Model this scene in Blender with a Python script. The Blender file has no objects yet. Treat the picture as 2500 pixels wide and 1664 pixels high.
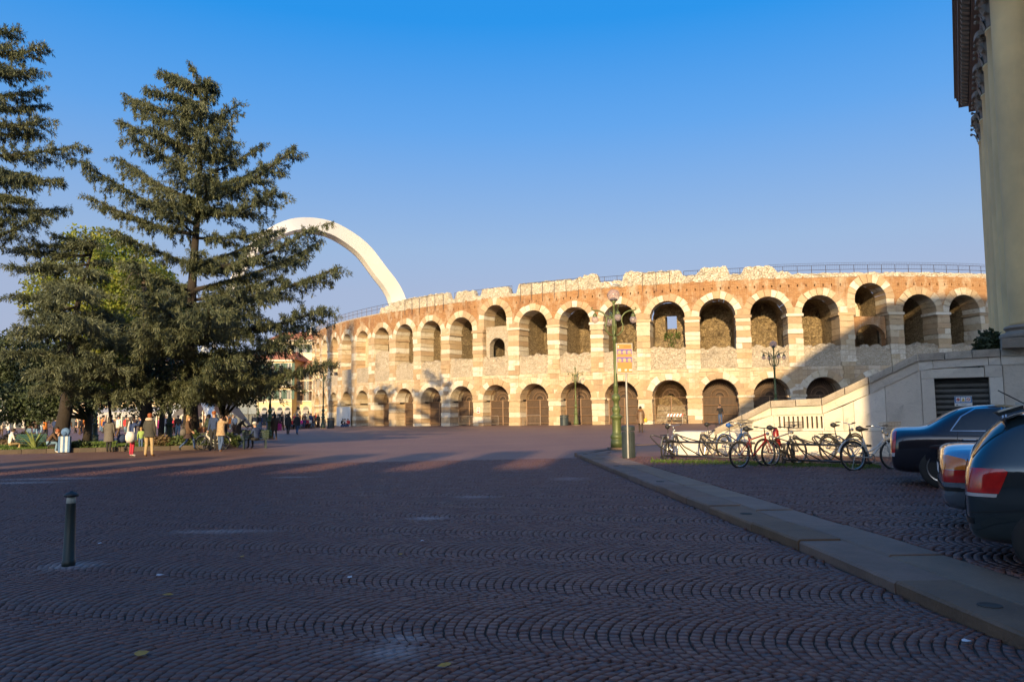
import bpy, bmesh, math, random
import numpy as np
from mathutils import Vector, Matrix
from math import sin, cos, pi, radians, sqrt, atan, atan2, tan
sc = bpy.context.scene
COL = sc.collection
random.seed(7); RNG = np.random.default_rng(7)
# ---------------------------------------------------------------- camera
F, PITCH, ROLL, CAMZ = 1850.0, atan(170/1850.0), -0.012, 1.6      # focal length in photograph pixels (2500 wide)
Rt = Vector((1,0,0)); Fw = Vector((0,cos(PITCH),sin(PITCH))); Up = Vector((0,-sin(PITCH),cos(PITCH)))
cR = Rt*cos(ROLL)+Up*sin(ROLL); cU = Up*cos(ROLL)-Rt*sin(ROLL)
cd = bpy.data.cameras.new('camera'); cam = bpy.data.objects.new('camera', cd); COL.objects.link(cam)
cd.sensor_width = 36; cd.lens = 36*F/2500; cd.clip_start = .1; cd.clip_end = 3000
m = Matrix.Identity(4)
for r in range(3):
    m[r][0], m[r][1], m[r][2] = cR[r], cU[r], -Fw[r]
m[0][3], m[1][3], m[2][3] = 0, 0, CAMZ
cam.matrix_world = m; sc.camera = cam
# ---------------------------------------------------------------- sky and sun
SUN_AZ, SUN_EL = radians(10.0), radians(16.0)   # light travels along +y, a little to the right
sund = Vector((sin(SUN_AZ)*cos(SUN_EL), cos(SUN_AZ)*cos(SUN_EL), -sin(SUN_EL)))
W = bpy.data.worlds.new('World'); sc.world = W; W.use_nodes = True
nt = W.node_tree; bg = nt.nodes['Background']
sky = nt.nodes.new('ShaderNodeTexSky'); sky.sky_type = 'NISHITA'; sky.sun_disc = False
sky.sun_elevation = SUN_EL; sky.sun_rotation = pi+SUN_AZ
sky.altitude = 0; sky.air_density = 1.0; sky.dust_density = 1.5; sky.ozone_density = 4.0
EXPO = 0.85
tc = nt.nodes.new('ShaderNodeTexCoord'); sp = nt.nodes.new('ShaderNodeSeparateXYZ'); nt.links.new(tc.outputs['Generated'], sp.inputs[0])
gr = nt.nodes.new('ShaderNodeValToRGB'); ge = gr.color_ramp.elements      # clear winter air: lavender low down, deep blue higher up
for k, (p, c) in enumerate(((0.0,(.40,.405,.57)), (.155,(.37,.425,.60)), (.21,(.32,.445,.665)), (.355,(.11,.36,.81)), (.47,(.004,.285,.82)), (1.0,(.0,.19,.68)))):
    el = ge[k] if k < 2 else ge.new(p)
    el.position = p; el.color = (*c, 1)
nt.links.new(sp.outputs[2], gr.inputs[0])
mu = nt.nodes.new('ShaderNodeVectorMath'); mu.operation = 'SCALE'; mu.inputs[3].default_value = 1/(2**EXPO)/.15; nt.links.new(gr.outputs[0], mu.inputs[0])
mx = nt.nodes.new('ShaderNodeMix'); mx.data_type = 'RGBA'; mr = nt.nodes.new('ShaderNodeMapRange'); mr.interpolation_type = 'SMOOTHSTEP'      # the warm glow round the low sun, behind the viewer
for k, v in ((1,-.5),(2,.6),(3,.0),(4,.9)): mr.inputs[k].default_value = v
nt.links.new(sp.outputs[1], mr.inputs[0]); nt.links.new(mr.outputs[0], mx.inputs[0])
nt.links.new(sky.outputs[0], mx.inputs[6]); nt.links.new(mu.outputs[0], mx.inputs[7]); nt.links.new(mx.outputs[2], bg.inputs[0]); bg.inputs[1].default_value = 0.15
sl = bpy.data.lights.new('sun', 'SUN'); sl.energy = 4.3; sl.angle = radians(.53); sl.color = (1.0, .74, .39)
so = bpy.data.objects.new('sun', sl); COL.objects.link(so); so.rotation_euler = sund.to_track_quat('-Z', 'Y').to_euler()
so.location = (0, -30, 60)
vs = sc.view_settings; vs.view_transform = 'Standard'; vs.look = 'None'; vs.exposure = EXPO; vs.gamma = 1.0; vs.use_curve_mapping = False
sc.cycles.max_bounces = 6; sc.cycles.transparent_max_bounces = 12
# ---------------------------------------------------------------- pixel helpers (photograph pixels -> places)
def ray(px, py):
    x, y = px-1250, py-832
    dx = x*cos(ROLL)+y*sin(ROLL); dy = -x*sin(ROLL)+y*cos(ROLL)
    d = Fw + Rt*(dx/F) - Up*(dy/F)
    return d/d.y
def gz(x, y):
    t = min(1, max(0, (y-5)/25)); t = t*t*(3-2*t)
    return .008*max(-60, min(60, x))*t
def at(px, py, h=0.0):
    d = ray(px, py); D = 30.
    for _ in range(30):
        D = (gz(d.x*D, D)+h-CAMZ)/d.z
    return Vector((d.x*D, D, gz(d.x*D, D)+h))
def atd(px, depth, h=0.0):
    d = ray(px, 1002); x = d.x*depth
    return Vector((x, depth, gz(x, depth)+h))
def pix(p):
    q = Vector(p)-Vector((0,0,CAMZ)); w = q.dot(Fw)
    a, b = F*q.dot(Rt)/w, -F*q.dot(Up)/w
    return 1250+a*cos(ROLL)-b*sin(ROLL), 832+a*sin(ROLL)+b*cos(ROLL)
# ---------------------------------------------------------------- mesh helpers
class MB:
    def __init__(s): s.v=[]; s.f=[]; s.m=[]; s.uv=[]
    def add(s, vs, fs, mi=0, uv=None):
        o=len(s.v); s.v+= [tuple(p) for p in vs]; s.f+= [tuple(o+i for i in f) for f in fs]; s.m+= [mi]*len(fs)
        s.uv += list(uv) if uv else [(0,0)]*len(vs)
    def box(s, c, d, rz=0, mi=0, M=None, top=1.0):
        x,y,z=d[0]/2,d[1]/2,d[2]/2; P=[]
        for k in (-1,1):
            t = top if k>0 else 1
            for a,b in ((-1,-1),(1,-1),(1,1),(-1,1)):
                p=Vector((a*x*t,b*y*t,k*z))
                if rz: p=Matrix.Rotation(rz,3,'Z')@p
                p=p+Vector(c)
                P.append(M@p if M else p)
        s.add(P,[(0,3,2,1),(4,5,6,7),(0,1,5,4),(1,2,6,5),(2,3,7,6),(3,0,4,7)],mi)
    def tube(s, pts, r, n=6, mi=0, closed=False):
        pts=[Vector(p) for p in pts]; k=len(pts)
        rs=r if isinstance(r,(list,tuple)) else [r]*k
        P=[]; prev=None
        for i,p in enumerate(pts):
            if closed: t=pts[(i+1)%k]-pts[i-1]
            else: t=pts[min(i+1,k-1)]-pts[max(i-1,0)]
            if t.length<1e-9: t=Vector((0,0,1))
            t.normalize()
            if prev is None:
                a=Vector((0,0,1)) if abs(t.z)<.9 else Vector((1,0,0)); u=t.cross(a).normalized()
            else:
                u=prev-t*prev.dot(t); u=u.normalized() if u.length>1e-6 else t.orthogonal().normalized()
            prev=u; w=t.cross(u)
            for j in range(n):
                a=2*pi*j/n; P.append(p+(u*cos(a)+w*sin(a))*rs[i])
        fs=[]
        for i in range(k if closed else k-1):
            b=((i+1)%k)*n; a0=i*n
            for j in range(n): fs.append((a0+j,a0+(j+1)%n,b+(j+1)%n,b+j))
        if not closed:
            fs.append(tuple(range(n-1,-1,-1))); fs.append(tuple((k-1)*n+j for j in range(n)))
        s.add(P,fs,mi)
    def lathe(s, prof, n=12, c=(0,0,0), mi=0, M=None, sx=1, sy=1):
        P=[]
        for r,z in prof:
            for j in range(n):
                a=2*pi*j/n; p=Vector((r*cos(a)*sx+c[0], r*sin(a)*sy+c[1], z+c[2])); P.append(M@p if M else p)
        fs=[(i*n+j,i*n+(j+1)%n,(i+1)*n+(j+1)%n,(i+1)*n+j) for i in range(len(prof)-1) for j in range(n)]
        fs.append(tuple(range(n-1,-1,-1))); fs.append(tuple((len(prof)-1)*n+j for j in range(n)))
        s.add(P,fs,mi)
    def ball(s, c, r, n=10, k=6, mi=0, sx=1, sy=1, sz=1, M=None):
        s.lathe([(r*sin(pi*i/k)+1e-4, -r*cos(pi*i/k)*sz) for i in range(k+1)],n,c,mi,M,sx,sy)
    def prism(s, poly, a, b, fn, mi=0):
        n=len(poly); P=[fn(x,y,a) for x,y in poly]+[fn(x,y,b) for x,y in poly]
        s.add(P,[tuple(range(n)),tuple(range(2*n-1,n-1,-1))]+[(i,(i+1)%n,n+(i+1)%n,n+i) for i in range(n)],mi)
    def mesh(s, name, mats, smooth=False, uv=False):
        me=bpy.data.meshes.new(name); me.from_pydata(s.v,[],s.f)
        for q in (mats if isinstance(mats,(list,tuple)) else [mats]): me.materials.append(q)
        me.polygons.foreach_set('material_index', s.m)
        if smooth: me.polygons.foreach_set('use_smooth',[True]*len(s.f))
        if uv:
            at_=me.attributes.new('uvz','FLOAT_VECTOR','POINT')
            at_.data.foreach_set('vector', np.array([(a,b,0) for a,b in s.uv],dtype=np.float32).ravel())
        me.update(); return me
    def build(s, name, mats, parent=None, smooth=False, uv=False, loc=None):
        return link(name, s.mesh(name,mats,smooth,uv), parent, loc)
def link(name, me, parent=None, loc=None):
    o=bpy.data.objects.new(name,me); COL.objects.link(o)
    if parent: o.parent=parent
    if loc is not None: o.location=loc
    return o
def npmesh(name, V, Q, mats, mi=None):
    V=np.asarray(V,dtype=np.float32); Q=np.asarray(Q,dtype=np.int32); k=Q.shape[1]
    me=bpy.data.meshes.new(name); me.vertices.add(len(V)); me.vertices.foreach_set('co',V.ravel())
    me.loops.add(Q.size); me.loops.foreach_set('vertex_index',Q.ravel()); me.polygons.add(len(Q))
    me.polygons.foreach_set('loop_start',np.arange(len(Q),dtype=np.int32)*k)
    for q in (mats if isinstance(mats,(list,tuple)) else [mats]): me.materials.append(q)
    if mi is not None: me.polygons.foreach_set('material_index',np.asarray(mi,dtype=np.int32))
    me.update(calc_edges=True); return me
def thing(name, label, cat, loc=(0,0,0), rz=0, group=None):
    o=bpy.data.objects.new(name,None); COL.objects.link(o); o.location=loc; o.rotation_euler=(0,0,rz); o.empty_display_size=.2
    return tag(o,label,cat,group)
def tag(o, label=None, cat=None, group=None, kind=None):
    if label: o['label']=label
    if cat: o['category']=cat
    if group: o['group']=group
    if kind: o['kind']=kind
    return o
# ---------------------------------------------------------------- materials
def nodes(name):
    M=bpy.data.materials.new(name); M.use_nodes=True; t=M.node_tree
    return M,t,t.nodes['Principled BSDF']
def N(t,kind,**kw):
    n=t.nodes.new(kind)
    for k,v in kw.items():
        if k.startswith('i'): n.inputs[int(k[1:])].default_value=v
        else: setattr(n,k,v)
    return n
def mixc(t,fac,a,b,mode='MIX'):
    n=t.nodes.new('ShaderNodeMix'); n.data_type='RGBA'; n.blend_type=mode
    for i,x in ((0,fac),(6,a),(7,b)):
        if hasattr(x,'is_output'): t.links.new(x,n.inputs[i])
        else: n.inputs[i].default_value = x if not isinstance(x,tuple) or len(x)==4 else (*x,1)
    return n.outputs[2]
def mth(t,op,a,b=0.0,c=None):
    n=t.nodes.new('ShaderNodeMath'); n.operation=op
    for i,x in enumerate((a,b) if c is None else (a,b,c)):
        if hasattr(x,'is_output'): t.links.new(x,n.inputs[i])
        else: n.inputs[i].default_value=x
    return n.outputs[0]
def ramp(t,fac,a,b):
    n=t.nodes.new('ShaderNodeMapRange'); n.inputs[1].default_value=a; n.inputs[2].default_value=b
    t.links.new(fac,n.inputs[0]); return n.outputs[0]
def rnd(t):
    """a number that differs from piece to piece"""
    a=t.nodes.new('ShaderNodeObjectInfo').outputs['Random']; b=t.nodes.new('ShaderNodeNewGeometry').outputs['Random Per Island']
    return mth(t,'FRACT',mth(t,'ADD',a,b))
def coords(t, attr=None, scale=(1,1,1)):
    if attr: o=N(t,'ShaderNodeAttribute',attribute_name=attr).outputs['Vector']
    else: o=t.nodes.new('ShaderNodeTexCoord').outputs['Object']
    mp=t.nodes.new('ShaderNodeMapping'); mp.inputs['Scale'].default_value=scale; t.links.new(o,mp.inputs[0]); return mp.outputs[0]
def noise(t, co, scale, detail=4, rough=.6):
    n=N(t,'ShaderNodeTexNoise'); n.inputs['Scale'].default_value=scale; n.inputs['Detail'].default_value=detail; n.inputs['Roughness'].default_value=rough
    t.links.new(co,n.inputs['Vector']); return n.outputs[0]
def bump(t,bs,h,dist=.02,strength=1.0):
    b=t.nodes.new('ShaderNodeBump'); b.inputs['Distance'].default_value=dist; b.inputs['Strength'].default_value=strength
    t.links.new(h,b.inputs['Height']); t.links.new(b.outputs[0],bs.inputs['Normal']); return b
def mat(name, c, rough=.8, metal=0, c2=None, scale=3, vary=0.0, bmp=0, bscale=12, coat=0, spec=None, alpha=None):
    """plain procedural material: two tones mixed by noise, piece-to-piece variation, fine relief"""
    M,t,b=nodes(name); b.inputs['Roughness'].default_value=rough; b.inputs['Metallic'].default_value=metal
    if coat: b.inputs['Coat Weight'].default_value=coat; b.inputs['Coat Roughness'].default_value=.05
    if spec is not None: b.inputs['Specular IOR Level'].default_value=spec
    if c2 is None: c2=tuple(x*.72 for x in c)
    co=coords(t); f=ramp(t,noise(t,co,scale),.3,.7); col=mixc(t,f,c,c2)
    if vary:
        r=rnd(t)
        hs=t.nodes.new('ShaderNodeHueSaturation'); t.links.new(col,hs.inputs['Color'])
        t.links.new(ramp2(t,r,1-vary,1+vary),hs.inputs['Value'])
        t.links.new(ramp2(t,mth(t,'FRACT',mth(t,'MULTIPLY',r,7.31)),.5-vary*.06,.5+vary*.06),hs.inputs['Hue'])
        t.links.new(ramp2(t,mth(t,'FRACT',mth(t,'MULTIPLY',r,3.7)),1-vary,1+vary),hs.inputs['Saturation'])
        col=hs.outputs[0]
    t.links.new(col,b.inputs['Base Color'])
    if bmp: bump(t,b,noise(t,co,bscale,6),bmp)
    if alpha is not None: b.inputs['Alpha'].default_value=alpha
    return M
def ramp2(t,fac,a,b):
    n=t.nodes.new('ShaderNodeMapRange'); n.inputs[3].default_value=a; n.inputs[4].default_value=b
    t.links.new(fac,n.inputs[0]); return n.outputs[0]
def stone_mat(name, cols, rough=.85, stain=.35, vary=1.0, bmp=.03, stain_col=(.16,.13,.1)):
    """stone whose colour differs from block to block, with veins, dirt and pitting"""
    M,t,b=nodes(name); b.inputs['Roughness'].default_value=rough; co=coords(t); r=rnd(t)
    cr=t.nodes.new('ShaderNodeValToRGB'); e=cr.color_ramp; e.interpolation='CONSTANT'
    for i,c in enumerate(cols):
        el=e.elements[i] if i<2 else e.elements.new(i/len(cols))
        el.position=i/len(cols); el.color=(*c,1)
    t.links.new(r,cr.inputs[0]); col=cr.outputs[0]
    n1=noise(t,co,1.4,6,.65); n2=noise(t,co,9,5,.7)
    col=mixc(t,mth(t,'MULTIPLY',ramp(t,n1,.5,.75),stain),col,stain_col)
    col=mixc(t,mth(t,'MULTIPLY',ramp(t,n2,.55,.75),stain*.8),col,stain_col)
    pit=noise(t,coords(t,None,(1,1,2.2)),7,6,.8); col=mixc(t,mth(t,'MULTIPLY',ramp(t,pit,.58,.68),stain),col,tuple(x*.55 for x in stain_col))
    t.links.new(col,b.inputs['Base Color'])
    bump(t,b,mth(t,'ADD',n2,noise(t,co,30,4)),bmp); return M
def brick_mat(name, attr, bw, bh, c1, c2, mortar, ms=.012, wear=(.2,.12,.07), bmp=.02, wash=None):
    """courses of brick or ashlar laid along the uvz attribute (metres along, metres up)"""
    M,t,b=nodes(name); b.inputs['Roughness'].default_value=.9; co=coords(t,attr); co0=coords(t)
    br=N(t,'ShaderNodeTexBrick'); br.inputs['Scale'].default_value=1; br.inputs['Brick Width'].default_value=bw; br.inputs['Row Height'].default_value=bh
    br.inputs['Mortar Size'].default_value=ms; br.inputs['Color1'].default_value=(*c1,1); br.inputs['Color2'].default_value=(*c2,1); br.inputs['Mortar'].default_value=(*mortar,1)
    wv=N(t,'ShaderNodeVectorMath',operation='ADD'); nz=N(t,'ShaderNodeTexNoise'); nz.inputs['Scale'].default_value=1.5; t.links.new(co0,nz.inputs['Vector'])
    sc_=N(t,'ShaderNodeVectorMath',operation='SCALE'); sc_.inputs[3].default_value=.12; t.links.new(nz.outputs['Color'],sc_.inputs[0])
    t.links.new(co,wv.inputs[0]); t.links.new(sc_.outputs[0],wv.inputs[1]); t.links.new(wv.outputs[0],br.inputs['Vector'])
    n1=noise(t,co0,.55,6,.7); n2=noise(t,co0,5,5,.7)
    col=mixc(t,mth(t,'MULTIPLY',ramp(t,n1,.5,.72),.8),br.outputs[0],wear)
    if wash: col=mixc(t,mth(t,'MULTIPLY',ramp(t,noise(t,coords(t,None,(1,1,.5)),.9,5,.7),.5,.62),.75),col,wash)
    col=mixc(t,mth(t,'MULTIPLY',ramp(t,n2,.5,.8),.5),col,tuple(x*.6 for x in c1))
    sk=noise(t,coords(t,None,(.7,.7,7)),2.2,5,.75); col=mixc(t,mth(t,'MULTIPLY',ramp(t,sk,.50,.68),.55),col,tuple(x*.45 for x in c2)); sk2=noise(t,coords(t,None,(1,1,.12)),1.6,4,.7); col=mixc(t,mth(t,'MULTIPLY',ramp(t,sk2,.56,.72),.5),col,tuple(x*.4 for x in wear))
    t.links.new(col,b.inputs['Base Color'])
    h=mth(t,'ADD',mth(t,'MULTIPLY',br.outputs['Fac'],-1.2),mth(t,'MULTIPLY',noise(t,co0,22,5,.7),1.1)); bump(t,b,h,bmp); return M
def rubble_mat(name, cols, gap, scale=3.2, flat=2.2, bmp=.08):
    """uncut stones in mortar: flattened cells with their own tone, sunk joints"""
    M,t,b=nodes(name); b.inputs['Roughness'].default_value=.95
    co=coords(t,None,(1,1,flat)); nz=N(t,'ShaderNodeTexNoise'); nz.inputs['Scale'].default_value=2.5; t.links.new(co,nz.inputs['Vector'])
    sc_=N(t,'ShaderNodeVectorMath',operation='SCALE'); sc_.inputs[3].default_value=.35; t.links.new(nz.outputs['Color'],sc_.inputs[0])
    wv=N(t,'ShaderNodeVectorMath',operation='ADD'); t.links.new(co,wv.inputs[0]); t.links.new(sc_.outputs[0],wv.inputs[1])
    v1=N(t,'ShaderNodeTexVoronoi'); v1.inputs['Scale'].default_value=scale; t.links.new(wv.outputs[0],v1.inputs['Vector'])
    v2=N(t,'ShaderNodeTexVoronoi',feature='DISTANCE_TO_EDGE'); v2.inputs['Scale'].default_value=scale; t.links.new(wv.outputs[0],v2.inputs['Vector'])
    sx=t.nodes.new('ShaderNodeSeparateColor'); t.links.new(v1.outputs['Color'],sx.inputs[0])
    cr=t.nodes.new('ShaderNodeValToRGB'); e=cr.color_ramp
    for i,c in enumerate(cols):
        el=e.elements[i] if i<2 else e.elements.new(i/max(1,len(cols)-1))
        el.position=i/max(1,len(cols)-1); el.color=(*c,1)
    t.links.new(sx.outputs[0],cr.inputs[0])
    j=ramp(t,v2.outputs['Distance'],.0,.09)
    col=mixc(t,j,gap,cr.outputs[0]); n1=noise(t,coords(t),.7,5,.7)
    col=mixc(t,mth(t,'MULTIPLY',ramp(t,n1,.5,.7),.6),col,tuple(x*.55 for x in cols[0]))
    pit=noise(t,coords(t,None,(1,1,2)),5,6,.8); col=mixc(t,mth(t,'MULTIPLY',ramp(t,pit,.58,.68),.45),col,tuple(x*.4 for x in gap))
    t.links.new(col,b.inputs['Base Color'])
    bump(t,b,mth(t,'ADD',mth(t,'MULTIPLY',j,1.0),mth(t,'MULTIPLY',noise(t,coords(t),18,5,.7),.7)),bmp); return M
# ---------------------------------------------------------------- materials used by the setting
STONE=[(.56,.45,.30),(.50,.36,.21),(.66,.58,.45),(.53,.39,.24),(.43,.31,.19),(.62,.52,.37),(.49,.34,.20),(.72,.65,.53)]
m_ashlar=stone_mat('pale_limestone',STONE,stain=.70,bmp=.07,stain_col=(.30,.18,.09))
m_rubble=rubble_mat('rubble_masonry',[(.52,.42,.30),(.60,.50,.37),(.66,.57,.44),(.55,.43,.30)],(.38,.30,.20),5.0,2.6,.07)
m_crest=rubble_mat('crest_rubble',[(.55,.46,.33),(.64,.56,.43),(.70,.62,.50),(.60,.50,.36)],(.40,.32,.22),4.2,1.7,.09)
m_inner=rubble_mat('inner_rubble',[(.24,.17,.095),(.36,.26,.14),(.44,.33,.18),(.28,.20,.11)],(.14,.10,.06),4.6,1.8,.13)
m_brick=brick_mat('arena_brick','uvz',.42,.105,(.43,.205,.08),(.30,.125,.042),(.46,.30,.15),.018,(.26,.12,.06),.03,(.56,.43,.29))
m_band=brick_mat('ashlar_courses','uvz',1.1,.52,(.58,.45,.30),(.46,.33,.20),(.20,.14,.09),.012,(.36,.27,.2),.03,(.64,.54,.42))
m_iron=mat('brown_iron',(.27,.165,.095),.6,.2,(.20,.12,.07),5)
m_board_shade=mat('brown_board_and_shade_back',(.085,.055,.038),.8,0,(.055,.037,.026),2)
m_rail=mat('dark_rail',(.06,.045,.04),.5,.4)
# ---------------------------------------------------------------- ground
m_far=None
def paving_mat():
    M,t,b=nodes('porphyry_paving'); b.inputs['Roughness'].default_value=.62; co=coords(t)
    n1=noise(t,co,.25,5,.65); n2=noise(t,coords(t,None,(1,.35,1)),6,4,.7)
    col=mixc(t,ramp(t,n1,.35,.7),(.14,.072,.056),(.185,.098,.074)); col=mixc(t,mth(t,'MULTIPLY',ramp(t,n2,.5,.75),.5),col,(.08,.055,.05))
    st=noise(t,coords(t,None,(.25,1,1)),.8,4,.6); col=mixc(t,mth(t,'MULTIPLY',ramp(t,st,.68,.8),.35),col,(.30,.26,.24))
    t.links.new(col,b.inputs['Base Color']); bump(t,b,n2,.02); return M
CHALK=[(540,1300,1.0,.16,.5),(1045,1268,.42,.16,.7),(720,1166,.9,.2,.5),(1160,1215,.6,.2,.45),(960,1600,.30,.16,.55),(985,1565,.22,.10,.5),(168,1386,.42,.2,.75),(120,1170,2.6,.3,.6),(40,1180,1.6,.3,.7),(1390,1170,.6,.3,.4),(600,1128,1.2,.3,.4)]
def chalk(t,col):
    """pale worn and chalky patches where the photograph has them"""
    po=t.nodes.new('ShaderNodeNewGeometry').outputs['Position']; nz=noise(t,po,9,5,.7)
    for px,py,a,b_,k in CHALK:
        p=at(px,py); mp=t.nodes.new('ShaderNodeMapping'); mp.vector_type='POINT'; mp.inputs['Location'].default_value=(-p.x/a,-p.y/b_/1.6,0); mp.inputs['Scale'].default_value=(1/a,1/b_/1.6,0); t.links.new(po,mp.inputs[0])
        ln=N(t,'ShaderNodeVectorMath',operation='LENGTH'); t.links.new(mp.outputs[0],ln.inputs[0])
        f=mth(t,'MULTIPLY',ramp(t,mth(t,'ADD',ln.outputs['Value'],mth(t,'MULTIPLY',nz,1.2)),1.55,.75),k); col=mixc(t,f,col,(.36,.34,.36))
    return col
def sett_mat():
    M,t,b=nodes('porphyry_sett'); b.inputs['Roughness'].default_value=.6; co=coords(t); r=rnd(t)
    cr=t.nodes.new('ShaderNodeValToRGB'); e=cr.color_ramp; cs=[(.106,.045,.036),(.130,.054,.041),(.112,.050,.043),(.156,.066,.047),(.092,.042,.038),(.122,.051,.036)]
    for i,c in enumerate(cs):
        el=e.elements[i] if i<2 else e.elements.new(i/5); el.position=i/5; el.color=(*c,1)
    t.links.new(r,cr.inputs[0]); col=cr.outputs[0]
    n1=noise(t,co,.5,5,.65); col=mixc(t,mth(t,'MULTIPLY',ramp(t,n1,.5,.75),.45),col,(.075,.056,.055))
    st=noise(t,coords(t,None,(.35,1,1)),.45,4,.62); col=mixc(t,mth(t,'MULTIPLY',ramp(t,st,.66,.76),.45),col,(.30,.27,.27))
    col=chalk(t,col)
    n3=noise(t,co,45,3,.6); col=mixc(t,mth(t,'MULTIPLY',n3,.35),col,(.08,.06,.06))
    t.links.new(col,b.inputs['Base Color']); bump(t,b,noise(t,co,60,4,.7),.004)
    t.links.new(ramp2(t,noise(t,co,3),.42,.78),b.inputs['Roughness']); return M
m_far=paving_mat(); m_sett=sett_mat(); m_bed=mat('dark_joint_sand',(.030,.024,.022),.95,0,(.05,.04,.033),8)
gx=np.concatenate([np.linspace(-900,-65,8),np.linspace(-60,60,61),np.linspace(65,900,8)]); gy=np.concatenate([np.linspace(-300,-10,6),np.linspace(-5,150,63),np.linspace(170,1500,9)])
V=[(x,y,gz(x,y)) for y in gy for x in gx]; nx=len(gx)
Q=[(j*nx+i,j*nx+i+1,(j+1)*nx+i+1,(j+1)*nx+i) for j in range(len(gy)-1) for i in range(nx-1)]
ground=link('ground',npmesh('ground',V,Q,m_far)); tag(ground,kind='structure')
KY=[-6,0,4.9,5.79,7.87,10.2,15.6,25.9,31,34,38]; KX=[3.3,3.32,3.3,3.26,3.21,3.05,2.7,2.1,4.7,10.5,26]
def kx(y): return float(np.interp(y,KY,KX))
KH=.125
def pz(x,y): return gz(x,y)+(KH-.02 if (y<36 and x>kx(y)) else 0)
ys=np.linspace(-6,38,45); V=[];Q=[]
for y in ys:
    k=kx(y)+.03
    for q in (0,.2,.5,1): V.append((k+(45-k)*q,y,gz(k+(45-k)*q,y)+KH-.02))
for j in range(len(ys)-1):
    for i in range(3): Q.append((j*4+i,j*4+i+1,(j+1)*4+i+1,(j+1)*4+i))
n0=len(V)
for j,y in enumerate(ys): V.append((kx(y)+.03,y,gz(kx(y),y)-.05))
for j in range(len(ys)-1): Q.append((j*4,(j+1)*4,n0+j+1,n0+j))
pave=link('pavement',npmesh('pavement',V,Q,m_far)); tag(pave,kind='structure')
# near joint bed, setts laid in arcs
SA=radians(-17); SD=np.array([cos(SA),sin(SA)]); SN=np.array([-sin(SA),cos(SA)])
def setts(inside, zf, ymax, bw, seed, step=.081):
    rg=np.random.default_rng(seed); R=bw/2/sin(radians(48)); out=[]
    nb=int(60/bw)
    narc=int(2*radians(48)*R/step)
    th=(np.arange(narc)+.5)/narc*2*radians(48)-radians(48)
    for j in range(-nb,nb):
        ks=np.arange(-int(50/step),int(50/step))*step
        base=ks[:,None]+rg.normal(0,.0022,len(ks))[:,None]
        u=base-(R*np.cos(th)-R*cos(radians(48)))[None,:]+rg.normal(0,.0025,(len(ks),narc))   # bulging to the left
        v=j*bw+(R*np.sin(th))[None,:]+rg.normal(0,.0025,(len(ks),narc))
        ang=np.broadcast_to(-th[None,:],u.shape)
        x=u*SD[0]+v*SN[0]; y=u*SD[1]+v*SN[1]
        ok=inside(x,y)&(y<ymax)
        out.append(np.stack([x[ok],y[ok],ang[ok]+SA],1))
    P=np.concatenate(out); n=len(P); h=rg.normal(0,.0018,n); w=step*np.cos(P[:,2]-SA)**.9*rg.uniform(.80,.87,n)/2; l=(2*radians(48)*R/narc)*rg.uniform(.92,.97,n)/2
    a=P[:,2]+rg.normal(0,.04,n); ca,sa=np.cos(a),np.sin(a); V=np.zeros((n,8,3))
    k=0
    for z,s in ((-.02,1.0),(.010,.95)):
        for sx,sy in ((-1,-1),(1,-1),(1,1),(-1,1)):
            jx=rg.normal(0,.0022,n); jy=rg.normal(0,.0022,n)
            lx=sx*w*s+jx; ly=sy*l*s+jy
            V[:,k,0]=P[:,0]+lx*ca-ly*sa; V[:,k,1]=P[:,1]+lx*sa+ly*ca; V[:,k,2]=z+(h+rg.normal(0,.0013,n) if z>0 else 0); k+=1
    for i in range(8): V[:,i,2]+=zf(P[:,0],P[:,1])
    return P,V
SF=np.array([(4,5,6,7),(0,1,5,4),(1,2,6,5),(2,3,7,6),(3,0,4,7)])
def vgz(x,y):
    t=np.clip((y-5)/25,0,1); t=t*t*(3-2*t); return .008*np.clip(x,-60,60)*t
def lay(P,V,parent,limit,mat_,name='sett'):
    n=len(P)
    d=P[:,0]**2+P[:,1]**2; px=1250+1850*P[:,0]/P[:,1]
    vis=(P[:,1]>4.45)&(px>10)&(px<2490)
    order=np.argsort(np.where(vis,d,1e9)); near=order[:limit]; rest=np.ones(n,bool); rest[near]=False
    for i in near:
        c=V[i].mean(0); me=npmesh(name,V[i]-c,SF,mat_); link(name,me,parent,Vector(c))
    Vr=V[rest]; k=len(Vr)
    Q=(np.arange(k)[:,None,None]*8+SF[None]).reshape(-1,4)
    o=link('sett_field' if name=='sett' else name+'_field',npmesh('sett_field',Vr.reshape(-1,3),Q,mat_),parent); tag(o,kind='stuff')
SY=25.
ins=lambda x,y:(y>3.2)&(x>-.70*y-1.2)&(x<np.interp(y,KY,KX)-.03)&(x<.72*y+1)
P,V=setts(ins,lambda x,y:vgz(x,y)+.012,SY,1.40,3); lay(P,V,ground,300,m_sett)
insR=lambda x,y:(y>4)&(x>np.interp(y,KY,KX)+1.10)&(x<.72*y+1)&(y<23.2-(x-5)*.35)
P,V=setts(insR,lambda x,y:vgz(x,y)+KH-.008,24,1.05,5,.086); lay(P,V,pave,60,m_sett)
def bed(inx0,inx1,y0,y1,zf,par):
    V=[];Q=[]; ysq=np.linspace(y0,y1,24)
    for y in ysq:
        a,b=inx0(y),inx1(y)
        for q in np.linspace(0,1,9): x=a+(b-a)*q; V.append((x,y,zf(x,y)))
    for j in range(23):
        for i in range(8): Q.append((j*9+i,j*9+i+1,(j+1)*9+i+1,(j+1)*9+i))
    link('joint_bed',npmesh('joint_bed',V,Q,m_bed),par)
bed(lambda y:-.70*y-1.2,lambda y:min(kx(y),.72*y+1),3.2,SY-1,lambda x,y:gz(x,y)+.006,ground)
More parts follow.
